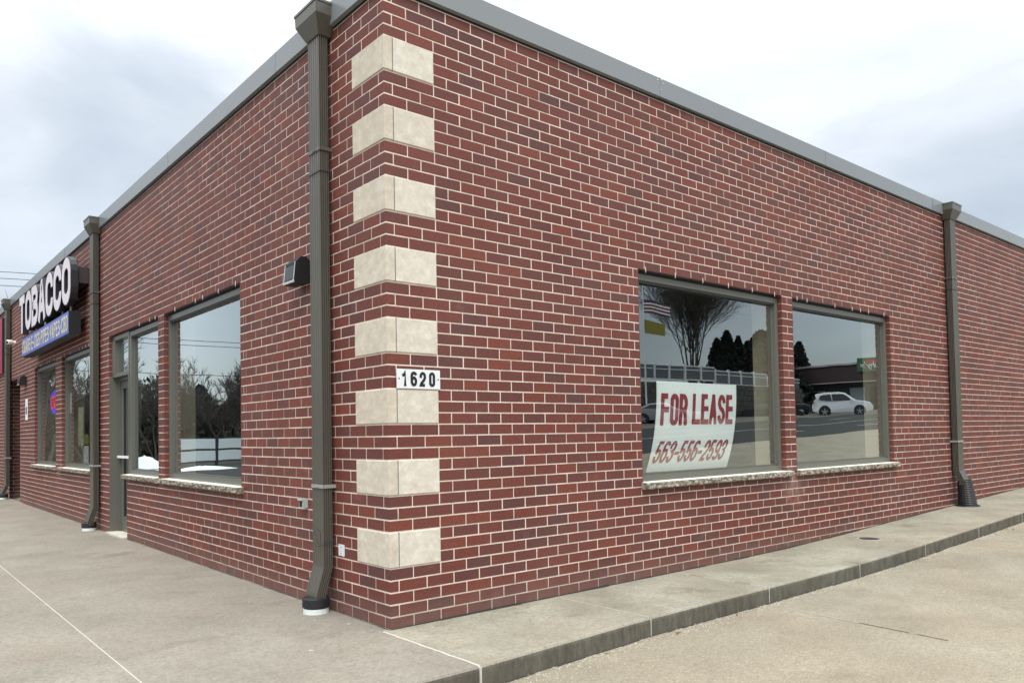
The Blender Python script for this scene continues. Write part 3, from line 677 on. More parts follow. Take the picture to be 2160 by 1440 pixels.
def rough_sill(w, u0, u1, z0=0.776, z1=0.835, out=0.060):
    P = WALLS[w]; mb = MB(); nu, nz = max(8, int((u1 - u0) / 0.018)), 5; vs = []
    for j in range(nz + 1):
        for i in range(nu + 1):
            u = u0 + (u1 - u0) * i / nu; z = z0 + (z1 - z0) * j / nz
            d = 0.016 * mnoise.noise(Vector((u * 23, z * 45, 3 if w == 'R' else 9))) + 0.010 * mnoise.noise(Vector((u * 70, z * 100, 1)))
            d -= 0.014 if j == 0 else 0
            if j == nz: d = min(d * 0.6, 0.004) - 0.004
            vs.append(P(u, z if 0 < j < nz else z, out + d))
    n1 = nu + 1
    fs = [(j * n1 + i, j * n1 + i + 1, (j + 1) * n1 + i + 1, (j + 1) * n1 + i) for j in range(nz) for i in range(nu)]
    o = len(vs); vs += [P(u0, z0, -0.09), P(u1, z0, -0.09), P(u1, z1 + 0.006, -0.09), P(u0, z1 + 0.006, -0.09)]
    fs += [tuple(range(nz * n1, nz * n1 + n1)) + (o + 2, o + 3), tuple(range(0, n1))[::-1] + (o, o + 1), tuple(j * n1 for j in range(nz + 1)) + (o + 3, o), tuple(j * n1 + nu for j in range(nz + 1))[::-1] + (o + 1, o + 2)]
    if w == 'L': fs = [f[::-1] for f in fs]
    mb.add(vs, fs); return mb
def window(w, u0, u1, z0=0.838, z1=H_HEAD, sill=None, muntins=()):
    P = WALLS[w]; fr = MB(); fw = 0.055; rec = -0.050; gd = -0.098; g = 0.0065
    a, b = u0 + g, u1 - g; zt = z1 - 0.024
    # head, sill member, jambs: outer face then the step back to the glass
    wbox(fr, P, a, b, zt - fw, zt, gd - 0.01, rec); wbox(fr, P, a, b, z0, z0 + fw, gd - 0.01, rec)
    wbox(fr, P, a, a + fw, z0 + fw, zt - fw, gd - 0.01, rec); wbox(fr, P, b - fw, b, z0 + fw, zt - fw, gd - 0.01, rec)
    s_ = 0.018      # glazing stop, stepped in
    A, Bq, Z0, Z1 = a + fw, b - fw, z0 + fw, zt - fw
    wbox(fr, P, A, Bq, Z1 - s_, Z1, gd, gd + 0.016); wbox(fr, P, A, Bq, Z0, Z0 + s_, gd, gd + 0.016)
    wbox(fr, P, A, A + s_, Z0 + s_, Z1 - s_, gd, gd + 0.016); wbox(fr, P, Bq - s_, Bq, Z0 + s_, Z1 - s_, gd, gd + 0.016)
    wn_ = child_at(B, 'window', fr, M['frame'])
    gk = MB(); wbox(gk, P, u0 + 0.0005, u0 + g, z0, zt, -0.09, rec - 0.006); wbox(gk, P, u1 - g, u1 - 0.0005, z0, zt, -0.09, rec - 0.006)
    wbox(gk, P, a + fw, b - fw, zt - fw - 0.022, zt - fw - 0.0005, gd + 0.017, rec - 0.004); wbox(gk, P, a, b, zt + 0.001, z1 + 0.0, gd, rec - 0.01)  # head strips: gasket, with the shadow line at the frame head painted in black
    gk.obj('gasket', M['gasket'], wn_)
    pn = MB(); q = [P(A, Z0, gd + 0.004), P(Bq, Z0, gd + 0.004), P(Bq, Z1, gd + 0.004), P(A, Z1, gd + 0.004)]
    pn.add(q, [(0, 1, 2, 3) if w == 'R' else (3, 2, 1, 0)]); pn.obj('pane', M['glass'], wn_)
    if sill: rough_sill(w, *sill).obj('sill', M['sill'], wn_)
    li = MB(); wbox(li, P, u0 + 0.001, u1 - 0.001, z1 + 0.0005, z1 + 0.0045, -0.1, -0.002); li.obj('lintel', M['raceway'], wn_)
    dr = MB(); u = u0 + 0.1
    while u < u1 - 0.1:
        dr.tube([P(u, z1 + 0.03, -0.001), P(u + 0.003, z1 - 0.004, 0.0015), P(u + 0.005, z1 - 0.022, -0.002)], [0.0045, 0.0045, 0.002], 5); u += 0.2163 * rnd.choice((2, 2, 1, 3))
    dr.obj('weep_cord', M['mortar'], wn_)
    return wn_
WN1 = window('R', 2.638, 5.046, sill=(2.615, 5.105))
WN2 = window('R', 5.269, 7.698, sill=(5.25, 7.745))
WN3 = window('L', 2.493, 4.725, sill=(2.44, 4.755))
WN4 = window('L', 4.94, 6.268 + 0.04, sill=(4.90, 6.33))
WN5 = window('L', 8.2, 10.27, sill=(8.1, 10.35))
WN6 = window('L', 10.786, 12.78, sill=(10.72, 12.86))
# entrance door with fanlight above, set back in a metal-lined recess
dr = MB(); P = PLf
wbox(dr, P, 6.31, 7.152, 2.15, 2.20, -0.14, -0.045); wbox(dr, P, 6.31, 7.152, 2.66, 2.716, -0.14, -0.045)
wbox(dr, P, 6.31, 6.36, 2.20, 2.66, -0.14, -0.045); wbox(dr, P, 7.02, 7.152, 2.20, 2.66, -0.14, -0.04)
wbox(dr, P, 7.135, 7.156, 0.0, 2.149, -0.17, -0.004)                 # lined jamb
wbox(dr, P, 6.312, 6.36, 0.0, 2.149, -0.135, -0.045)
wbox(dr, P, 7.085, 7.134, 0.02, 2.149, -0.19, -0.12); wbox(dr, P, 6.312, 6.33, 0.02, 2.149, -0.20, -0.136); wbox(dr, P, 6.33, 7.085, 2.10, 2.149, -0.19, -0.12)
D_ = child_at(B, 'door_frame', dr, M['frame'])
pn = MB(); pn.add([P(6.36, 2.2, -0.1), P(7.02, 2.2, -0.1), P(7.02, 2.66, -0.1), P(6.36, 2.66, -0.1)], [(3, 2, 1, 0)]); pn.obj('pane', M['glass'], D_)
dl = MB()
wbox(dl, P, 6.34, 7.08, 0.03, 0.23, -0.185, -0.142); wbox(dl, P, 6.34, 7.08, 2.0, 2.095, -0.185, -0.142); wbox(dl, P, 6.34, 6.43, 0.23, 2.0, -0.185, -0.142); wbox(dl, P, 6.99, 7.08, 0.23, 2.0, -0.185, -0.142)
DL = child_at(B, 'door', dl, M['frame'])
gk = MB(); wbox(gk, P, 7.0805, 7.0845, 0.03, 2.095, -0.18, -0.15); wbox(gk, P, 6.975, 6.9895, 0.235, 1.995, -0.170, -0.152); gk.obj('gasket', M['gasket'], DL)
pn = MB(); pn.add([P(6.43, 0.23, -0.165), P(6.99, 0.23, -0.165), P(6.99, 2.0, -0.165), P(6.43, 2.0, -0.165)], [(3, 2, 1, 0)]); pn.obj('pane', M['glass'], DL)
hb = MB(); wbox(hb, P, 6.40, 7.10, 1.035, 1.068, -0.112, -0.088); wbox(hb, P, 6.41, 6.44, 1.04, 1.063, -0.15, -0.11); wbox(hb, P, 7.02, 7.05, 1.04, 1.063, -0.15, -0.11); hb.obj('push_bar', M['white'], DL)
kp = MB(); wbox(kp, P, 6.36, 6.41, 0.86, 0.95, -0.1415, -0.135); kp.obj('lock_plate', M['galv'], DL)
th = MB(); wbox(th, P, 6.272, 7.154, 0.0, 0.022, -0.20, 0.05); child_at(B, 'threshold', th, M['stone'])
# brick lined passage beyond the shop
mb = MB(); mb.box(0.0, 1.6, 15.862, 15.95, 0, 2.66); child_at(B, 'wall', mb, M['mortar'])
pw = MB()
for k in range(33):
    x = 0.0; off = 0.13 if k % 2 else 0.0
    cs = [0.0065] + [c for c in (0.08 + off, 0.29 + off, 0.5 + off, 0.71 + off, .92 + off, 1.13 + off)] + [1.5]
    for a, b in zip(cs[:-1], cs[1:]):
        pw.t = rnd.uniform(0, 0.4); pw.box(a + J / 2, b - J / 2, 15.8535, 15.9, k * C_ + J / 2, (k + 1) * C_ - J / 2)
child_at(B, 'brick', pw, M['brick'], kind='stuff')
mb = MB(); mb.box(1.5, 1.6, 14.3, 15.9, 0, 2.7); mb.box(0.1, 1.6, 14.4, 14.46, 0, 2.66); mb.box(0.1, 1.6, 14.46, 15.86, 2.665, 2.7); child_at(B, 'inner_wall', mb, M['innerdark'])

# downspouts with conductor heads
def downspout(w, u0, u1, kick, foot, zb):
    P = WALLS[w]; mb = MB(); uc = (u0 + u1) / 2; hu = (u1 - u0) / 2; wb, wf = 0.030, 0.102
    def ribs(n, L, amp=0.013):
        out = []
        for i in range(n):
            c = (i + 0.5) / n * L; q = L / n
            out += [(c - q * 0.34, 0), (c - q * 0.12, -amp), (c + q * 0.12, -amp), (c + q * 0.34, 0)]
        return [(0, 0)] + out + [(L, 0)]
    sec = []
    for s_, d in ribs(5, 2 * hu): sec.append((u0 + s_, wf + d))
    for s_, d in ribs(4, wf - wb): sec.append((u1 + d, wf - s_))
    sec += [(u1, wb), (u0, wb)]
    for s_, d in ribs(4, wf - wb): sec.append((u0 - d, wb + s_))
    path = [(4.30, 0), (zb + 0.34, 0), (zb + 0.325, 0.003), (zb + 0.15, kick - 0.003), (zb + 0.13, kick), (zb + 0.08, kick)] if foot == 'ring' else [(4.30, 0), (zb + 0.52, 0), (zb + 0.5, 0.004), (zb + 0.36, kick - 0.004), (zb + 0.34, kick), (zb + 0.3, kick)]
    vs = [P(a, z, b + k) for z, k in path for a, b in sec]; n = len(sec)
    fs = [(i * n + j, i * n + (j + 1) % n, (i + 1) * n + (j + 1) % n, (i + 1) * n + j) for i in range(len(path) - 1) for j in range(n)]
    if w == 'R': fs = [f[::-1] for f in fs]
    mb.add(vs, fs); D = child_at(B, 'downspout', mb, M['bronze'])
    hd = MB(); f = lambda u, z, ww: P(u, z, ww); a, b, o = uc - 0.165, uc + 0.165, 0.165
    def frus(z0, z1, r0, r1):
        q0 = [P(r0[0], z0, r0[2]), P(r0[1], z0, r0[2]), P(r0[1], z0, r0[3]), P(r0[0], z0, r0[3])]; q1 = [P(r1[0], z1, r1[2]), P(r1[1], z1, r1[2]), P(r1[1], z1, r1[3]), P(r1[0], z1, r1[3])]
        hd.add(q0 + q1, [(0, 1, 2, 3), (7, 6, 5, 4)] + [(i, i + 4, (i + 1) % 4 + 4, (i + 1) % 4) for i in range(4)])
    frus(4.272, 4.395, (u0 - 0.008, u1 + 0.008, 0.004, wf + 0.008), (a, b, 0.004, o)); frus(4.3955, 4.488, (a, b, 0.003, o), (a - 0.004, b + 0.004, 0.003, o + 0.004))
    frus(4.476, 4.494, (a - 0.009, b + 0.009, 0.002, o + 0.009), (a - 0.009, b + 0.009, 0.002, o + 0.009))
    hd.obj('conductor_head', M['bronze'], D)
    for z in (3.42, 0.92 + zb):
        st = MB(); wbox(st, P, u0 - 0.006, u1 + 0.006, z - 0.013, z + 0.013, wf - 0.002, wf + 0.005)
        for e_ in (u0 - 0.006, u1 + 0.001): wbox(st, P, e_, e_ + 0.005, z - 0.013, z + 0.013, 0.0, wf)
        wbox(st, P, uc - 0.02, uc + 0.02, z - 0.006, z + 0.006, wf + 0.005, wf + 0.010)
        st.obj('strap', M['bronze'] if z > 2 else M['strapmetal'], D)
    sm = MB()
    wbox(sm, P, u0 - 0.003, u1 + 0.003, 3.25, 3.253, wb, wf + 0.003); sm.obj('seam', M['gasket'], D)
    wf_c = (wb + wf) / 2 + kick
    if foot == 'ring':
        c = MB(); p0 = P(uc, zb, wf_c)
        c.tube([P(uc, zb + 0.040, wf_c), P(uc, zb + 0.05, wf_c), P(uc, zb + 0.108, wf_c), P(uc, zb + 0.116, wf_c)], [0.094, 0.100, 0.100, 0.088], 28); c.obj('rubber_collar', M['rubber'], D, smooth=False)
        c = MB(); c.tube([P(uc, zb - 0.01, wf_c), P(uc, zb + 0.034, wf_c), P(uc, zb + 0.042, wf_c)], [0.093, 0.093, 0.088], 28); c.obj('drain_pipe', M['pvc'], D)
    else:
        c = MB(); zs, rs = [], []; n_ = 15
        for i in range(n_ * 2 + 1):
            t = i / (n_ * 2); zs.append(zb + 0.37 * t); rs.append(0.125 - 0.035 * t - (0.006 if i % 2 else 0))
        c.tube([P(uc - 0.0, z, wf_c + 0.03 * (1 - (z - zb) / 0.37)) for z in zs], rs, 20); c.tube([P(uc, zb - 0.01, wf_c + 0.03), P(uc, zb + 0.015, wf_c + 0.03)], [0.16, 0.15], 20)
        c.obj('corrugated_boot', M['rubber'], D)
    return D
downspout('L', 0.724, 0.896, 0.06, 'ring', 0.0)
downspout('L', 7.60, 7.81, 0.07, 'ring', 0.0)
downspout('L', 15.60, 15.86, 0.08, 'ring', 0.0)
downspout('R', 9.547, 9.739, 0.07, 'boot', wz(9.6))

# ------------------------------------------------------------------ things on the walls
def put(name, label, cat, base, parts, group=None):
    t = thing(name, label, cat, base, group)
    for nme, mb, mt in parts: child_at(t, nme, mb, mt)
    return t
# number plate 1620
mb = MB(); mb.box(0.065, 0.427, -0.0125, -0.0075, 1.602, 1.734)
tx = MB(); y_ = -0.0135
for ch, a, b in (('1', 0.108, 0.150), ('6', 0.176, 0.231), ('2', 0.251, 0.306), ('0', 0.331, 0.383)):
    text_fit(tx, ch, lambda p, q, r: (p, y_ + r, q), a, b, 1.617, 1.719, 0.0205)
sc = MB()
for u in (0.083, 0.410): sc.tube([(u, -0.0125, 1.668), (u, -0.0155, 1.668)], [0.006, 0.004], 8)
put('number_plate', 'white metal house number plate reading 1620 beside the cast stone corner blocks', 'house number', (0.24, -0.01, 1.6), [('plate', mb, M['plate']), ('numerals', tx, M['black']), ('screw', sc, M['gasket'])])
# wall pack light beside the near downspout
def wall_lamp(y0, y1, z0, z1, label, dz=0.0):
    ym = (y0 + y1) / 2; b = MB()
    prof = [(0.0, z0 + 0.02), (0.0, z1 - 0.03), (0.035, z1), (0.075, z1 - 0.005), (0.12, z1 - 0.05), (0.135, z0 + 0.01), (0.125, z0), (0.04, z0)]
    b.prism(prof, lambda w_, z, t: (-w_ - 0.004, t, z), y0, y1)
    l = MB(); l.add([(-0.1305, y0 + 0.016, z1 - 0.075), (-0.1305, y1 - 0.016, z1 - 0.075), (-0.1425, y1 - 0.016, z0 + 0.03), (-0.1425, y0 + 0.016, z0 + 0.03)], [(0, 1, 2, 3)])
    r = MB()
    for ya, yb in ((y0 + 0.0, y0 + 0.014), (y1 - 0.014, y1)): r.add([(-0.127, ya, z1 - 0.05), (-0.127, yb, z1 - 0.05), (-0.144, yb, z0 + 0.012), (-0.144, ya, z0 + 0.012)], [(0, 1, 2, 3)])
    r.box(-0.146, -0.136, y0, y1, z0 + 0.004, z0 + 0.022)
    return put('wall_lamp', label, 'wall light', (0, ym, z0), [('housing', b, M['black']), ('lens', l, M['lens']), ('trim', r, M['galv'])])
wall_lamp(1.09, 1.275, 2.475, 2.69, 'black wedge-shaped wall light on the brick beside the nearest downspout')
wall_lamp(13.66, 13.86, 2.44, 2.64, 'small black wall light above the posted notice beyond the far shop windows')
# weatherproof outlet, blank plate
b = MB(); b.box(-0.045, -0.002, 1.165, 1.235, 0.732, 0.80); l = MB(); l.box(-0.056, -0.046, 1.160, 1.240, 0.79, 0.808); c = MB(); c.box(-0.05, -0.0455, 1.18, 1.22, 0.742, 0.785)
put('outlet_box', 'small grey weatherproof outlet box on the brick left of the nearest downspout', 'outlet', (0, 1.2, 0.73), [('box', b, M['galv']), ('lid', l, M['galv']), ('cover', c, M['black'])])
b = MB(); b.box(-0.008, -0.002, 0.598, 0.678, 0.418, 0.50); s_ = MB()
for z in (0.435, 0.482): s_.tube([(-0.008, 0.638, z), (-0.0105, 0.638, z)], [0.0035, 0.0035], 8)
put('blank_plate', 'small square white cover plate low on the brick between downspout and corner', 'cover plate', (0, 0.64, 0.42), [('plate', b, M['plate']), ('screw', s_, M['gasket'])])
# loose wires tied round the near downspout
wr = MB()
for k in range(3):
    pts = [(-0.14 + 0.05 * rnd.random() - 0.02 * k, 0.80 - 0.03 * i + 0.01 * rnd.random(), 0.60 - 0.05 * i + 0.03 * math.sin(i * 1.7 + k) + 0.02 * rnd.random()) for i in range(3)] + [(-0.07, 0.71, 0.52 - 0.01 * k), (-0.02, 0.70, 0.50 + 0.02 * k)]
    wr.tube(pts, 0.0018, 4)
wr.obj('wire_tangle', M['wire'], label='thin loose wires tangled round the foot of the nearest downspout', cat='wire')
# drain cover
dz = wz(6.113)
mb = MB(); mb.cyl((6.113, -0.36, dz - 0.02), 0.105, 0.024, 28); rg = MB(); rg.cyl((6.113, -0.36, dz - 0.02), 0.12, 0.0215, 28)
put('drain_cap', 'small round dark drain cap set into the side walkway', 'drain cap', (6.113, -0.36, dz), [('cap', mb, M['raceway']), ('ring', rg, M['line_light'])])
# shop sign: channel letters on a raceway
T = thing('tobacco_sign', 'white raised letters reading TOBACCO on a dark raceway above the shop windows', 'shop sign', (0, 10.5, 3.3))
rw = MB(); rw.box(-0.15, -0.006, 8.30, 12.6, 3.66, 3.90); child_at(T, 'raceway', rw, M['raceway'])
bk = MB(); bk.box(-0.165, -0.151, 8.32, 12.62, 3.40, 4.0); child_at(T, 'backer', bk, M['black'])
Lw = 0.600
for i, ch in enumerate('TOBACCO'):
    ya = 12.76 - i * 0.648; yb = ya - (0.61 if ch != 'T' else 0.56)
    b = MB(); text_fit(b, ch, lambda p, q, r: (-0.262 - r, p, q), ya, yb, 3.352, 4.072, 0.165, depth=0.10, grow=0.014)
    lt = child_at(T, 'letter', b, M['return'])
    f = MB(); text_fit(f, ch, lambda p, q, r: (-0.266 - r, p, q), ya, yb, 3.352, 4.072, 0.165, grow=-0.002)
    child_at(lt, 'letter_face', f, M['face'])
t2 = MB()
for y_s in (8.28,): t2.box(-0.16, -0.01, y_s, y_s + 0.02, 3.88, 3.905)
for z in (3.53, 3.60, 3.85): t2.box(-0.005, -0.004, 8.5, 8.51, z, z + .01)
Bx = thing('product_sign', 'blue box sign with yellow letters hung below the raised white letters', 'shop sign', (0, 10.4, 2.9))
b = MB(); b.box(-0.262, -0.10, 8.38, 12.45, 2.888, 3.24); b.box(-0.10, -0.003, 8.8, 8.9, 3.0, 3.1); b.box(-0.10, -0.003, 11.8, 11.9, 3.0, 3.1); child_at(Bx, 'box', b, M['black'])
b = MB(); b.box(-0.268, -0.2625, 8.40, 12.43, 2.90, 3.228); child_at(Bx, 'panel', b, M['signblue'])
b = MB(); text_fit(b, 'CIGARS.E-CIGS.PIPES.VAPES.CBD', lambda p, q, r: (-0.2715 - r, p, q), 12.38, 8.43, 2.94, 3.185, 0.036, gap=0.75); child_at(Bx, 'lettering', b, M['signyel'])
b = MB()
for y in (8.6, 9.2, 10.6, 12.0): b.box(-0.2, -0.18, y, y + 0.02, 3.24, 3.42)
child_at(Bx, 'hanger', b, M['galv'])
# camera, far awning panel, notice
b = MB(); b.tube([(-0.003, 15.0, 3.455), (-0.075, 15.0, 3.455)], 0.035, 12); d = MB(); d.tube([(-0.06, 15.02, 3.46), (-0.09, 15.0, 3.457), (-0.17, 14.95, 3.45), (-0.18, 14.94, 3.447)], [0.04, 0.052, 0.05, 0.035], 14); e_ = MB(); e_.tube([(-0.18, 14.94, 3.447), (-0.184, 14.937, 3.446)], [0.03, 0.03], 10)
put('security_camera', 'white bullet security camera beside the farthest downspout', 'camera', (0, 15.0, 3.45), [('bracket', b, M['white']), ('housing', d, M['white']), ('lens', e_, M['black'])])
b = MB(); b.box(-0.06, -0.006, 16.60, 19.9, 2.90, 4.2); fr = MB(); fr.box(-0.055, -0.006, 16.585, 16.599, 2.90, 4.2)
put('red_sign_panel', 'plain maroon sign panel on the wall at the far left end', 'sign', (0, 18, 2.94), [('panel', b, M['maroon']), ('edge', fr, M['black'])])
b = MB(); b.box(-0.012, -0.004, 13.50, 13.74, 1.72, 2.15); c = MB(); c.box(-0.0145, -0.0125, 13.55, 13.69, 1.84, 1.99)
put('notice', 'narrow white notice with a blue block fixed to the brick by the far shop window', 'notice', (0, 13.6, 1.72), [('sheet', b, M['posterw']), ('print', c, M['posterb'])])
# shop window contents
def ring(mb, cy, cz, ry, rz, x, r, n=28):
    pts = [(x, cy + ry * math.cos(2 * math.pi * i / n), cz + rz * math.sin(2 * math.pi * i / n)) for i in range(n + 1)]
    mb.tube(pts, r, 6, cap=False)
b = MB(); n = 26; vs = [(0.13, 11.47 + 0.42 * math.cos(2 * math.pi * i / n), 2.0 + 0.23 * math.sin(2 * math.pi * i / n)) for i in range(n)]
b.add(vs + [(v[0] + 0.03, v[1], v[2]) for v in vs], [tuple(range(n)), tuple(range(n, 2 * n))[::-1]] + [(i, (i + 1) % n, n + (i + 1) % n, n + i) for i in range(n)])
rg = MB(); ring(rg, 11.47, 2.0, 0.39, 0.205, 0.122, 0.012)
t_ = MB(); text_fit(t_, 'OPEN', lambda p, q, r: (0.115 + r, p, q), 11.80, 11.14, 1.93, 2.07, 0.024)
rb = MB(); rb.box(0.1175, 0.128, 11.08, 11.86, 1.88, 2.12)
put('open_sign', 'oval neon OPEN sign with red letters and blue rim inside the far shop window', 'neon sign', (0.13, 11.47, 1.77), [('back', b, M['neonblue']), ('rim', rg, M['neonblue']), ('band', rb, M['neonred']), ('letters', t_, M['maroon'])])
b = MB(); b.box(0.12, 0.125, 9.25, 9.60, 1.20, 1.83)
for z in (1.35, 1.6): b.box(0.118, 0.1198, 9.3, 9.55, z, z + 0.06)
b.obj('poster', M['poster'], label='tall yellowish poster inside the shop window nearer the door', cat='poster')
b = MB(); b.box(0.12, 0.125, 8.9, 9.22, 0.92, 1.20); b.obj('paper_sheet', M['posterw'], label='white sheet taped low inside the shop window beside the downspout', cat='poster')
b = MB(); b.box(0.12, 0.125, 8.9, 9.20, 1.22, 1.38); b.obj('poster', M['flagyellow'], label='small yellow card above the white sheet inside the shop window', cat='poster')
b = MB(); b.box(0.12, 0.125, 10.1, 10.24, 1.75, 2.10)
for k in range(4): b.box(0.118, 0.1198, 10.12, 10.22, 1.78 + k * 0.08, 1.82 + k * 0.08)
b.obj('hours_sheet', M['posterw'], label='narrow printed white strip at the left edge of the nearer shop window', cat='notice')
# storefront banner FOR LEASE, taped to the glass at its top and curling back onto the sill
def ban(z):
    t = max(0.0, min(1.0, (1.745 - z) / 0.86))
    return 0.108 + 0.10 * t ** 2.2
def banx(x, z):
    t = max(0.0, min(1.0, (1.745 - z) / 0.86)); return x - 0.07 * t ** 2.6
Z0b, Z1b, X0b, X1b = 0.905, 1.745, 3.0, 4.30
V = thing('for_lease_banner', 'white banner reading FOR LEASE and 563-556-2593 inside the first side window', 'banner', (3.65, 0.12, 0.9))
b = MB(); nx_, nz_ = 6, 22; vs = []
for s_ in (0, 0.003):
    for j in range(nz_ + 1):
        for i in range(nx_ + 1):
            z = Z0b + (Z1b - Z0b) * j / nz_; x = X0b + (X1b - X0b) * i / nx_; vs.append((banx(x, z), ban(z) + s_, z))
N1 = (nx_ + 1) * (nz_ + 1)
fs = [(j * (nx_ + 1) + i, j * (nx_ + 1) + i + 1, (j + 1) * (nx_ + 1) + i + 1, (j + 1) * (nx_ + 1) + i) for j in range(nz_) for i in range(nx_)]
b.add(vs, fs + [tuple(q + N1 for q in f[::-1]) for f in fs]); child_at(V, 'sheet', b, M['vinyl'], smooth=True)
b = MB(); fnb = lambda p, q, r: (banx(p, q), ban(q) - 0.003 + r, q)
text_fit(b, 'FOR', fnb, 3.065, 3.475, 1.335, 1.635, 0.050, gap=0.28); text_fit(b, 'LEASE', fnb, 3.555, 4.245, 1.345, 1.640, 0.048, gap=0.25)
text_fit(b, '563-556-2593', fnb, 3.06, 4.20, 0.985, 1.19, 0.030, shear=0.07, gap=0.2); child_at(V, 'lettering', b, M['redletter'])
lf = MB()
for i in range(26):
    x = rnd.choice([rnd.uniform(7.5, 12), rnd.uniform(0.5, 12)]); y = ky(x) - rnd.uniform(0.01, 0.12); s_ = rnd.uniform(0.012, 0.03); a_ = rnd.random() * 6; z = gz(x, y) + 0.004
    ps = [(x + s_ * math.cos(a_ + k * 1.57) * (1 if k % 2 else 0.5), y + s_ * math.sin(a_ + k * 1.57) * (1 if k % 2 else .5), z + 0.012 * (k == 1)) for k in range(4)]; lf.add(ps, [(0, 1, 2, 3)])
lf.obj('fallen_leaves', M['leaf'], kind='stuff')

# ------------------------------------------------------------------ across the street (seen in the panes)
def bare_tree(name, label, base, h, spread, seed, stems=5, depth=5, stem_r=0.16, lean=0.35, group=None, nb=5, tw=0.012):
    r = random.Random(seed); T_ = thing(name, label, 'tree', base, group); tr = MB(); br = MB()
    def grow(p, d, L, rad, lev):
        n = 4; pts = [p]; q = p.copy(); dd = d.copy(); rr = [rad]
        for i in range(n):
            dd = (dd + Vector((r.gauss(0, .07), r.gauss(0, .07), r.gauss(0.05, .05)))).normalized(); q = q + dd * (L / n); pts.append(q.copy()); rr.append(rad * (1 - 0.62 * (i + 1) / n))
        (tr if lev <= 1 else br).tube(pts, rr, 5 if lev <= 1 else 3, cap=False)
        if lev >= depth: return
        for k in range(nb if lev else nb + 2):
            t = r.uniform(0.3, 1.0); i = min(n - 1, int(t * n)); b_ = pts[i].lerp(pts[i + 1], t * n - i)
            ax = dd.cross(Vector((r.gauss(0, 1), r.gauss(0, 1), r.gauss(0, 1)))).normalized(); nd = (Matrix.Rotation(R_(r.uniform(22, 48)), 3, ax) @ dd); nd.z += 0.15
            grow(b_, nd.normalized(), L * r.uniform(0.42, 0.62), max(rr[i] * 0.5, tw), lev + 1)
    for s_ in range(stems):
        a_ = 2 * math.pi * s_ / stems + r.uniform(-.3, .3); sp_ = lean * r.uniform(0.4, 1.0) * spread
        d = Vector((math.cos(a_) * sp_, math.sin(a_) * sp_, 1)).normalized()
        grow(Vector((math.cos(a_) * 0.2, math.sin(a_) * 0.2, 0)), d, h * r.uniform(0.62, 0.8), stem_r * r.uniform(0.7, 1.1), 0)
    tr.obj('trunk', M['bark'], T_); br.obj('crown', M['twig'], T_); return T_
def cone_tree(name, label, base, h, rad, seed, mat='ever', group=None, n=900, power=0.75, low=0.02):
    n = int(n * 1.6)
    r = random.Random(seed); T_ = thing(name, label, 'tree', base, group); mb = MB()
    for i in range(n):
        t = r.random() ** 0.8; z = h * (low + (1 - low) * t); rr = rad * (1 - t) ** power * r.uniform(0.65, 1.12) + 0.05; a_ = r.random() * 6.283
        c = Vector((rr * math.cos(a_), rr * math.sin(a_), z)); s_ = r.uniform(0.10, 0.24) * (h / 5) ** 0.6
        u = Vector((r.gauss(0, 1), r.gauss(0, 1), r.gauss(0.6, 1))).normalized() * s_; v = u.cross(Vector((r.gauss(0, 1), r.gauss(0, 1), r.gauss(0, 1)))).normalized() * s_ * 0.7
        mb.add([c - u, c + v, c + u * 1.2, c - v], [(0, 1, 2, 3)])
    k = 10; rings = [(rad * 0.85 * (1 - t) ** power, h * (low + (1 - low) * t)) for t in (0, .2, .4, .6, .8, .95)]
    vs = [(q * math.cos(6.283 * j / k), q * math.sin(6.283 * j / k), z) for q, z in rings for j in range(k)]
    mb.add(vs, [(i * k + j, i * k + (j + 1) % k, (i + 1) * k + (j + 1) % k, (i + 1) * k + j) for i in range(len(rings) - 1) for j in range(k)])
    mb.obj('crown', M[mat], T_); tk = MB(); tk.cyl((0, 0, 0), rad * 0.12, h * 0.3, 8); tk.obj('trunk', M['bark'], T_); return T_
def refR(dx, dy, t, x0, z0=0, s=0): return Vector((x0 + dx * t, 0.1 + dy * t, z0 + s * t))
# retaining wall with vinyl fence
RW = thing('retaining_wall', 'dark block retaining wall across the street seen reflected in the side window', 'retaining wall', (48, -32, 1.5))
for k in range(9):
    mb = MB()
    for i in range(60):
        x = 26 + i * 0.68 + (0.34 if k % 2 else 0); mb.box(x + 0.02, x + 0.66, -32.6, -32 + rnd.uniform(-.03, .03) - 0.06 * k * 0.3, 1.1 + k * 0.44 + 0.01, 1.1 + (k + 1) * 0.44 - 0.03)
    child_at(RW, 'block_course', mb, M['blockwall'])
mb = MB(); mb.box(26, 67, -32.9, -32.35, 0.5, 5.0); child_at(RW, 'core', mb, M['blockwall'])
mb = MB(); mb.box(20, 68, -70, -32.9, 0.3, 5.0); mb.obj('terrain', M['shrub'], kind='structure')
FN = thing('vinyl_fence', 'grey panel fence with white rails on top of the retaining wall', 'fence', (48, -32.5, 5.0))
x = 27.0; i = 0
while x < 66:
    z = 5.02 + (0.25 if x < 52 else 0.0) - (0.25 if x > 60 else 0)
    mb = MB(); mb.box(x, x + 1.9, -32.55, -32.5, z + 0.1, z + 1.12); child_at(FN, 'panel', mb, M['vinylgrey'])
    mb = MB(); mb.box(x - 0.09, x + 0.09, -32.6, -32.4, z, z + 1.3); child_at(FN, 'post', mb, M['vinylwhite'])
    mb = MB(); mb.box(x + .07, x + 1.93, -32.58, -32.46, z + 1.1, z + 1.2); mb.box(x + .07, x + 1.93, -32.58, -32.46, z + 0.80, z + 0.87); mb.box(x + .07, x + 1.93, -32.58, -32.46, z, z + 0.1); child_at(FN, 'rail', mb, M['vinylwhite'])
    x += 2.0
bare_tree('bare_tree', 'large bare multi-stemmed tree seen reflected in the side window behind the banner', (58.2, -38.2, 5.0), 14.5, 0.8, 5, stems=11, depth=3, stem_r=0.085, lean=0.20, nb=12, tw=0.010)
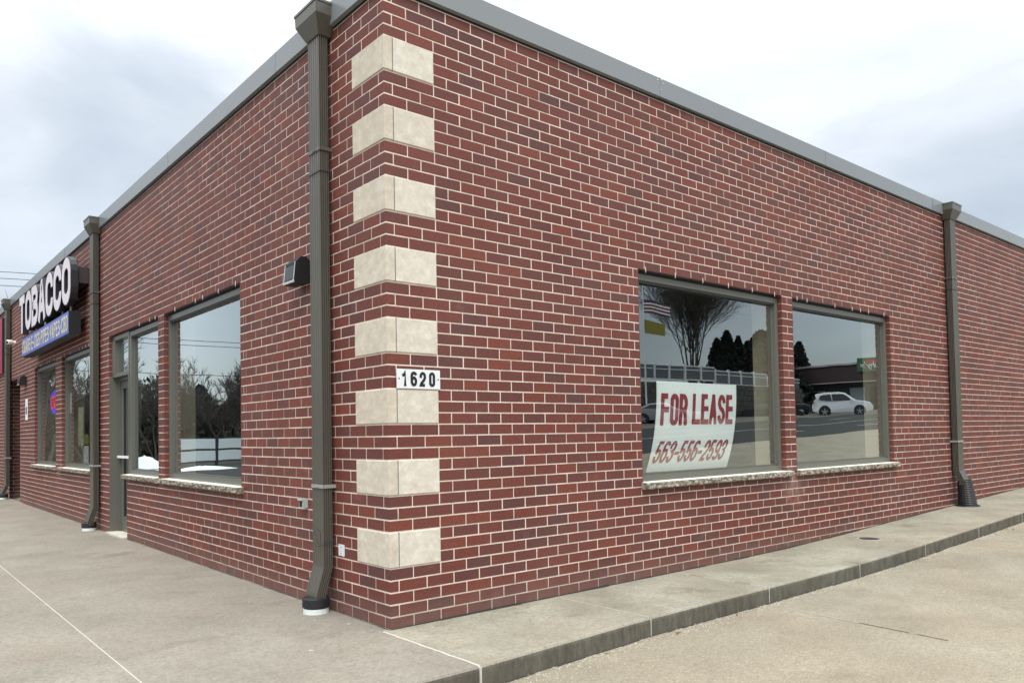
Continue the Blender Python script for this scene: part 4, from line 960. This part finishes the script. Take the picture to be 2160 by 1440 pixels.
hd = [(0.836, -0.549, 0.108), (0.842, -0.54, 0.118), (0.849, -0.528, 0.110), (0.855, -0.519, 0.102), (0.861, -0.508, 0.085), (0.867, -0.498, 0.098), (0.872, -0.489, 0.11), (0.878, -0.479, 0.108), (0.883, -0.469, 0.100)]
for i, (dx, dy, s_) in enumerate(hd):
    t = 38.1 / -dy; x0 = 3.9 + i * 0.19; x = x0 + dx * t; ztop = 2.0 + s_ * t
    cone_tree('arborvitae', 'dark columnar evergreen in the hedge row behind the fence, seen only reflected', (x, -38, 5.0), ztop - 5.0 + 0.5, 1.75, 40 + i, group='evergreens in a row behind the reflected fence', n=900, power=0.8)
mb = MB()
cone_tree('spruce', 'broad dark spruce beside the low dark building, seen reflected in the second side window', (72.5, -39.6, 3), 8.6, 5.6, 77, n=3200, power=0.8)
# low dark building over the road
A_, B_ = Vector((76.0, -44.0, 0)), Vector((75.2, -22.0, 0)); zg = 2.75
Q = thing('low_shop_building', 'low dark shop building with deep brown fascia seen reflected in the second side window', 'building', (76, -33, zg))
dv = (B_ - A_).normalized(); nv = Vector((-dv.y, dv.x, 0)); nv = nv if nv.x < 0 else -nv
def qb(mb, s0, s1, z0, z1, o0, o1):
    ps = [A_ + dv * s0 + nv * o0, A_ + dv * s1 + nv * o0, A_ + dv * s1 + nv * o1, A_ + dv * s0 + nv * o1]
    vs = [(p.x, p.y, z0) for p in ps] + [(p.x, p.y, z1) for p in ps]
    mb.add(vs, [(0, 3, 2, 1), (4, 5, 6, 7), (0, 1, 5, 4), (1, 2, 6, 5), (2, 3, 7, 6), (3, 0, 4, 7)])
mb = MB(); qb(mb, 0, 22, zg - 1, 7.2, -9, 0); child_at(Q, 'wall', mb, M['stucco'])
mb = MB(); qb(mb, -0.5, 22.5, 5.85, 7.5, -0.2, 1.2); child_at(Q, 'fascia', mb, M['fascia'])
mb = MB(); qb(mb, -0.6, 22.6, 7.5, 7.68, -9, 1.3); child_at(Q, 'gutter', mb, M['gutter']); mb = MB(); qb(mb, -0.6, 22.6, 5.78, 5.86, 0.9, 1.26); child_at(Q, 'trim', mb, M['gutter'])
mb = MB(); qb(mb, 7.1, 9.5, 3.65, 5.1, 0.0, 0.06); wq = child_at(Q, 'window', mb, M['vinylwhite'])
for a in (7.25, 8.4):
    mb = MB(); qb(mb, a, a + 0.95, 3.8, 4.95, 0.06, 0.08); child_at(wq, 'pane', mb, M['darkglass'])
mb = MB(); qb(mb, 12.2, 13.5, zg, 5.3, 0.0, 0.08); child_at(Q, 'door', mb, M['panelwhite'])
mb = MB(); qb(mb, 14.0, 15.6, zg, 5.3, 0.0, 0.05); child_at(Q, 'door', mb, M['darkglass'])
SG = thing('pizza_sign', 'green and red shop sign with white script above the low building fascia', 'shop sign', (75.4, -29, 6.6))
mb = MB(); qb(mb, 13.7, 18.6, 6.75, 8.05, 1.25, 1.45); child_at(SG, 'board', mb, M['signgreen'])
mb = MB(); qb(mb, 14.4, 18.2, 7.55, 7.85, 1.45, 1.5); child_at(SG, 'band', mb, M['signred'])
def qtxt(p, q, r):
    v = A_ + dv * p + nv * (1.53 - r); return (v.x, v.y, q)
mb = MB(); text_fit(mb, "Papa Murphy's", qtxt, 18.3, 14.0, 7.1, 7.7, 0.07, shear=0.1); text_fit(mb, 'PIZZA', qtxt, 16.7, 15.5, 6.82, 7.0, 0.03); child_at(SG, 'lettering', mb, M['white'])
# cars
def car(name, label, cat, loc, heading, paint, kind='suv', group=None):
    t = thing(name, label, cat, loc, group); t.rotation_euler = (0, 0, heading)
    L = 4.6
    if kind == 'suv': out = [(-2.08, .42), (-2.12, .75), (-2.05, 1.05), (-1.90, 1.35), (-1.98, 1.66), (-1.2, 1.76), (-0.3, 1.78), (0.22, 1.70), (1.10, 1.16), (1.65, 1.07), (2.0, 0.93), (2.16, 0.70), (2.12, .38), (1.7, .28), (-1.75, .30)]
    elif kind == 'sedan': out = [(-2.35, .42), (-2.38, .80), (-2.25, 1.02), (-1.75, 1.06), (-1.0, 1.40), (-0.2, 1.46), (0.3, 1.40), (1.1, 0.98), (1.8, 0.90), (2.2, 0.76), (2.35, 0.55), (2.3, .35), (1.8, .25), (-1.9, .28)]
    else: out = [(-2.7, .55), (-2.72, 1.05), (-0.95, 1.08), (-0.75, 1.72), (0.4, 1.78), (0.75, 1.70), (1.25, 1.14), (2.3, 1.08), (2.55, 0.95), (2.6, 0.5), (2.2, .38), (-2.2, .40)]
    belt = 1.08 if kind != 'sedan' else 0.98; top = max(z for _, z in out)
    def hw(z): return 0.90 - max(0, z - belt) / (top - belt) * 0.2 - max(0, .6 - z) * 0.15
    mb = MB(); n = len(out); rows = []
    for s_, k in ((-1, 1.0), (-1, 0.94), (1, 0.94), (1, 1.0)):
        pass
    lay = [(-1.0, 0.0), (-0.93, 0.05), (0.93, 0.05), (1.0, 0.0)]; cx, cz = 0, 0.9
    for yk, grow_ in lay:
        rows.append([(x + (0.06 if grow_ and x > 2 else (-0.05 if grow_ and x < -2 else 0)), yk * hw(z), z + (0.03 if grow_ and z > 0.9 else 0)) for x, z in out])
    vs = [v for r_ in rows for v in r_]
    mb.add(vs, [tuple(range(n)), tuple(range(3 * n, 4 * n))[::-1]] + [(i * n + j, (i + 1) * n + j, (i + 1) * n + (j + 1) % n, i * n + (j + 1) % n) for i in range(3) for j in range(n)])
    mb.obj('body', paint, t)
    if kind == 'suv': wins = [[(-1.72, 1.26), (-1.60, 1.58), (-0.85, 1.66), (-0.75, 1.14)], [(-0.68, 1.14), (-0.78, 1.66), (0.02, 1.66), (0.36, 1.50), (0.84, 1.15)]]; ws = [(0.28, 1.71), (1.07, 1.19)]
    elif kind == 'sedan': wins = [[(-1.45, 1.08), (-0.95, 1.34), (-0.2, 1.39), (-0.2, 1.03)], [(-0.13, 1.03), (-0.13, 1.39), (0.28, 1.34), (0.9, 1.02)]]; ws = [(0.35, 1.38), (1.05, 1.01)]
    else: wins = [[(-0.65, 1.16), (-0.6, 1.62), (0.1, 1.66), (0.1, 1.16)], [(0.17, 1.16), (0.17, 1.66), (0.6, 1.6), (0.95, 1.18)]]; ws = [(0.78, 1.66), (1.22, 1.18)]
    for s_ in (-1, 1):
        for wv_ in wins:
            g_ = MB(); a = [(x, s_ * (hw(z) + 0.006), z) for x, z in wv_]; b_ = [(x, s_ * (hw(z) - 0.02), z) for x, z in wv_]; k = len(a)
            g_.add(a + b_, [tuple(range(k)), tuple(range(k, 2 * k))] + [(i, (i + 1) % k, k + (i + 1) % k, k + i) for i in range(k)]); g_.obj('side_window', M['carglass'], t)
    g_ = MB(); g_.add([(ws[0][0] + .09, -hw(ws[0][1]) * .88, ws[0][1] + .015), (ws[0][0] + .09, hw(ws[0][1]) * .88, ws[0][1] + .015), (ws[1][0] + .09, hw(ws[1][1]) * .9, ws[1][1] + .03), (ws[1][0] + .09, -hw(ws[1][1]) * .9, ws[1][1] + .03)], [(0, 1, 2, 3)]); g_.obj('windscreen', M['carglass'], t)
    wx = {'suv': (-1.28, 1.28), 'sedan': (-1.4, 1.4), 'pickup': (-1.7, 1.7)}[kind]; wr_ = 0.36 if kind != 'sedan' else 0.32
    for s_ in (-1, 1):
        for x in wx:
            am = MB(); am.tube([(x, s_ * 0.80, wr_ + 0.03), (x, s_ * 0.897, wr_ + 0.03)], wr_ + 0.08, 20); am.obj('wheel_arch', M['tyre'], t)
            wh = MB(); wh.tube([(x, s_ * 0.70, wr_), (x, s_ * 0.72, wr_), (x, s_ * 0.90, wr_), (x, s_ * 0.915, wr_)], [wr_ - .03, wr_, wr_, wr_ - .03], 22); w0 = wh.obj('wheel', M['tyre'], t)
            rm = MB(); rm.tube([(x, s_ * 0.88, wr_), (x, s_ * 0.921, wr_)], [0.08, 0.07], 10)
            for q in range(5):
                a_ = q * 1.2566 + 0.3; rm.tube([(x, s_ * 0.92, wr_), (x + math.cos(a_) * wr_ * 0.68, s_ * 0.922, wr_ + math.sin(a_) * wr_ * 0.68)], [0.045, 0.05], 4)
            rm.obj('rim', M['rim'], w0)
        hl = MB(); xf = max(x for x, z in out); hl.box(xf - 0.32, xf - 0.02, s_ * 0.60, s_ * 0.88, 0.72, 0.84); hl.obj('headlight', M['galv'], t)
        tl = MB(); xr = min(x for x, z in out); tl.box(xr - 0.03, xr + 0.1, s_ * 0.66, s_ * 0.90, 0.98, 1.12); tl.obj('tail_light', M['signred'], t)
        mr = MB(); mr.box(0.62, 0.80, s_ * 0.92, s_ * 1.04, belt + 0.0, belt + 0.14); mr.obj('mirror', paint, t)
    bm = MB(); bm.box(max(x for x, z in out) - 0.08, max(x for x, z in out) + 0.02, -0.7, 0.7, 0.45, 0.58); bm.obj('grille', M['black'], t)
    return t
zc = 2.27
car('white_suv', 'white sport utility car parked across the road, reflected in the second side window', 'car', (60.7, -25.7, zc - 0.02), math.atan2(0.903, 0.43), M['carwhite']).scale = (1, 1, 1.08)
car('dark_pickup', 'dark pickup truck parked behind the white car, seen reflected', 'truck', (60.6, -31.0, 2.25), math.atan2(0.95, 0.30), M['cardark'], 'pickup')
car('dark_sedan', 'dark sedan nose-in beside the pickup truck, seen at the edge of the reflection', 'car', (57.0, -29.6, 1.95), math.atan2(0.9, 0.43), M['cardark'], 'sedan')
car('silver_sedan', 'silver sedan at the foot of the retaining wall, reflected left of the banner', 'car', (41.6, -28.9, 1.75), math.atan2(0.9, 0.43), M['carsilver'], 'sedan')
pp = MB(); pp.box(20, 110, -32, -22.5, 0, 0)
# raised kerbside strip that carries the parked cars
mb = MB(); vs = []
for i in range(46):
    x = 20 + i * 2; vs += [(x, -31.9, 0.4 + (x - 20) * 0.045 + 0.2), (x, -23.2, 0.4 + (x - 20) * 0.045 - 0.12), (x, -22.9, gz(x, -22.9) - 0.1)]
mb.add(vs, [(i * 3 + j, i * 3 + j + 1, i * 3 + 4 + j, i * 3 + 3 + j) for i in range(45) for j in range(2)]); mb.obj('kerbside_parking', M['pave'], kind='structure')
for k, (y, dash) in enumerate(((-15.5, True), (-18.5, False), (-21.5, True))):
    mb = MB(); x = -40
    while x < 120:
        e1 = x + (3 if dash else 8); mb.add([(x, y - .07, gz(x, y) + .01), (x, y + .07, gz(x, y) + .01), (e1, y + .07, gz(e1, y) + .01), (e1, y - .07, gz(e1, y) + .01)], [(3, 2, 1, 0)]); x = e1 + (6 if dash else 0)
    mb.obj('road_markings', M['paint'], kind='structure')
# flags
FP = thing('flagpole', 'white flagpole with striped flag and smaller yellow flag, reflected at the window edge', 'flagpole', (41.5, -30.5, 1.5))
mb = MB(); mb.tube([(41.5, -30.5, 1.0), (41.5, -30.5, 12.0)], [0.07, 0.04], 8); child_at(FP, 'pole', mb, M['white'])
fx, fy = 0.62, 0.78
for k in range(7):
    mb = MB(); z = 9.75 + k * 0.125
    pts = [(41.5 + fx * s_ * 1.5, -30.5 + fy * s_ * 1.9 + 0.1 * math.sin(s_ * 7), z - 0.5 * s_ ** 1.6) for s_ in (0, .25, .5, .75, 1)]
    vs = [(p[0], p[1], p[2]) for p in pts] + [(p[0], p[1], p[2] + 0.125) for p in pts] ; nvv = [(v[0] + .02, v[1] - .02, v[2]) for v in vs]
    mb.add(vs + nvv, [(i, i + 1, i + 6, i + 5) for i in range(4)] + [(10 + i, 15 + i, 16 + i, 11 + i) for i in range(4)]); child_at(FP, 'stripe', mb, M['flagred'] if k % 2 == 0 else M['white'])
mb = MB(); mb.add([(41.5, -30.53, 10.1), (42.0, -30.53 + .62, 9.9), (42.0, -30.53 + .62, 10.6), (41.5, -30.53, 10.75), (41.48, -30.55, 10.1), (41.98, -29.94, 9.9), (41.98, -29.94, 10.6), (41.48, -30.55, 10.75)], [(0, 1, 2, 3), (7, 6, 5, 4)]); child_at(FP, 'canton', mb, M['flagblue'])
mb = MB(); mb.add([(41.5, -30.5, 8.3), (42.4, -29.4, 8.0), (42.4, -29.4, 8.8), (41.5, -30.5, 9.3), (41.48, -30.52, 8.3), (42.38, -29.42, 8.0), (42.38, -29.42, 8.8), (41.48, -30.52, 9.3)], [(0, 1, 2, 3), (7, 6, 5, 4)]); child_at(FP, 'yellow_flag', mb, M['flagyellow'])
# ------------------------------------------------------------------ beyond the shop-front side (seen in the left panes)
FE = thing('panel_fence', 'low fence of white panels in dark frames reflected in the large shop-front window', 'fence', (-14, 35.5, 0))
d2 = Vector((0.92, -0.39, 0)).normalized(); o2 = Vector((-11.6, 34.6, 0))
for i in range(-9, 1):
    a = o2 + d2 * (i * 2.5); b = a + d2 * 2.5
    for zz in ((0.15, 0.66), (0.76, 1.27)):
        mb = MB(); n_ = Vector((d2.y, -d2.x, 0)) * 0.04; p0, p1 = a + d2 * 0.08, b - d2 * 0.08
        vs = [(p.x, p.y, z) for z in zz for p in (p0, p1, p1 + n_, p0 + n_)]
        mb.add(vs, [(0, 3, 2, 1), (4, 5, 6, 7), (0, 1, 5, 4), (1, 2, 6, 5), (2, 3, 7, 6), (3, 0, 4, 7)]); child_at(FE, 'panel', mb, M['panelwhite'])
    mb = MB(); mb.box(a.x - 0.08, a.x + 0.08, a.y - 0.08, a.y + 0.08, -0.2, 1.36); child_at(FE, 'post', mb, M['black'])
    mb = MB()
    for z in (0.11, 0.71, 1.31): mb.tube([a + Vector((0, 0, z)), b + Vector((0, 0, z))], 0.045, 4)
    child_at(FE, 'rail', mb, M['black'])
for i, (x, y, rx, ry, h) in enumerate(((-9.4, 30.4, 1.6, 0.5, 0.16), (-7.4, 29.6, 0.7, 0.3, 0.12), (-8.0, 34.5, 1.1, 0.9, 0.6))):
    mb = MB(); vs = []; n = 18
    for j in range(6):
        for k in range(n):
            a_ = 6.283 * k / n; q = 1 - j / 5.5; q2 = q * (1 + 0.2 * mnoise.noise(Vector((math.cos(a_) * 2, math.sin(a_) * 2, i))))
            vs.append((x + rx * q2 * math.cos(a_), y + ry * q2 * math.sin(a_), -0.13 + h * (1 - q ** 2) * (1 + 0.3 * mnoise.noise(Vector((a_, j, i * 5))))))
    mb.add(vs, [(j * n + k, j * n + (k + 1) % n, (j + 1) * n + (k + 1) % n, (j + 1) * n + k) for j in range(5) for k in range(n)] + [tuple(range(5 * n, 6 * n))])
    mb.obj('snow_pile', M['snow'], smooth=True, label=('long low heap of old snow before the white panel fence, reflected', 'smallest heap of old snow on the tarmac, reflected', 'tallest heap of old snow right against the white panel fence, reflected')[i], cat='snow')
# tree line
r2 = random.Random(9)
for i in range(11):
    dx = -0.43 + i * 0.03; dy = math.sqrt(1 - dx * dx); t = r2.uniform(44, 52)
    bare_tree('bare_tree', 'leafless tree in the tree line beyond the shop-front car park, seen only reflected', (0.1 + dx * t, 4 + dy * t, -0.1), r2.uniform(4.2, 6.2), 1.0, 200 + i, stems=4, depth=4, stem_r=0.07, lean=0.6, group='leafless trees in the reflected tree line', nb=5)
bare_tree('bare_tree', 'nearer spreading bare tree beyond the car park, reflected in the far shop windows', (-4.0, 36.5, -0.1), 8.2, 1.0, 77, stems=4, depth=4, stem_r=0.13, lean=0.7, nb=6)
for i in range(16):
    dx = -0.46 + i * 0.024 + r2.uniform(-.006, .006); dy = math.sqrt(1 - dx * dx); t = r2.uniform(54, 62)
    cone_tree('pine_tree', 'dark evergreen in the tree line beyond the shop-front car park, seen only reflected', (0.1 + dx * t, 4 + dy * t, -0.2), r2.uniform(4.2, 6.6), r2.uniform(1.7, 2.5), 300 + i, group='evergreens in the reflected tree line', n=700, power=0.62, mat='ever' if i % 3 else 'shrub')
mb = MB()
for i in range(9000):
    dx = r2.uniform(-0.60, -0.02); dy = math.sqrt(1 - dx * dx); t = r2.uniform(50, 66); c = Vector((0.1 + dx * t, 4 + dy * t, r2.random() ** 1.1 * (5.0 + 0.9 * math.sin(dx * 40)))); s_ = r2.uniform(0.15, 0.4)
    u = Vector((r2.gauss(0, 1), r2.gauss(0, 1), r2.gauss(0, 1))).normalized() * s_; v = u.orthogonal().normalized() * s_ * 0.6; mb.add([c - u, c + v, c + u, c - v], [(0, 1, 2, 3)])
mb.obj('undergrowth', M['shrub'], kind='stuff')
# power lines
def span(a, b, sag, r=0.02, n=14):
    pts = []
    for i in range(n + 1):
        t = i / n; p = Vector(a).lerp(Vector(b), t); p.z -= sag * 4 * t * (1 - t); pts.append(p)
    return pts
UP = []
def pole(x, y, h, label):
    t = thing('utility_pole', label, 'utility pole', (x, y, 0)); mb = MB(); mb.tube([(0, 0, -0.5), (0, 0, h)], [0.16, 0.11], 10); mb.obj('pole', M['wood'], t); mb = MB(); mb.box(-0.06, 0.06, -1.1, 1.1, h - 0.5, h - 0.36); mb.obj('crossarm', M['wood'], t)
pole(-45, 36, 8.2, 'wooden utility pole far out on the left of the car park'); pole(-1.5, 47, 8.2, 'wooden utility pole at the end of the reflected cables')
for z, lab in ((7.75, 'upper'), (7.45, 'middle'), (5.6, 'lowest')):
    mb = MB(); mb.tube(span((-45, 36, z - .2), (-1.5, 47, z), 0.35), 0.022, 4); mb.obj('power_line', M['wire'], label=lab + ' overhead cable reflected in the large shop-front window', cat='cable')
def dirpx(px, py): return (CF + CR * ((px - 986.3) / 1624.4) - CU * ((py - 864.1) / 1624.4))
pole(-24, 51, 15.2, 'tall wooden utility pole out of frame left of the shop row'); pole(34, 70, 16.5, 'tall wooden utility pole hidden behind the shop roof')
for q, (ya, yb, lab) in enumerate(((573, 577.5, 'topmost'), (587, 591, 'second'), (602, 606, 'bottom'))):
    d0, d1 = dirpx(0, ya), dirpx(75, yb); p0 = CPOS + d0 * (58 / d0.dot(CF)); p1 = CPOS + d1 * (60 / d1.dot(CF)); e = (p1 - p0)
    mb = MB(); mb.tube([p0 - e * 6, p0, p1, p1 + e * 8], 0.026, 4); mb.obj('power_line', M['wire'], label=lab + ' of the three cables crossing the sky above the far left roof', cat='cable')
dd = dirpx(4, 640); bp_ = CPOS + dd * (75 / dd.dot(CF))
bare_tree('bare_tree', 'bare treetop showing above the roof at the far left edge', (bp_.x, bp_.y, 0), bp_.z - 1.6, 0.8, 91, stems=3, depth=4, stem_r=0.12, lean=0.45, nb=5)
S.cycles.max_bounces = 8; S.cycles.transparent_max_bounces = 12
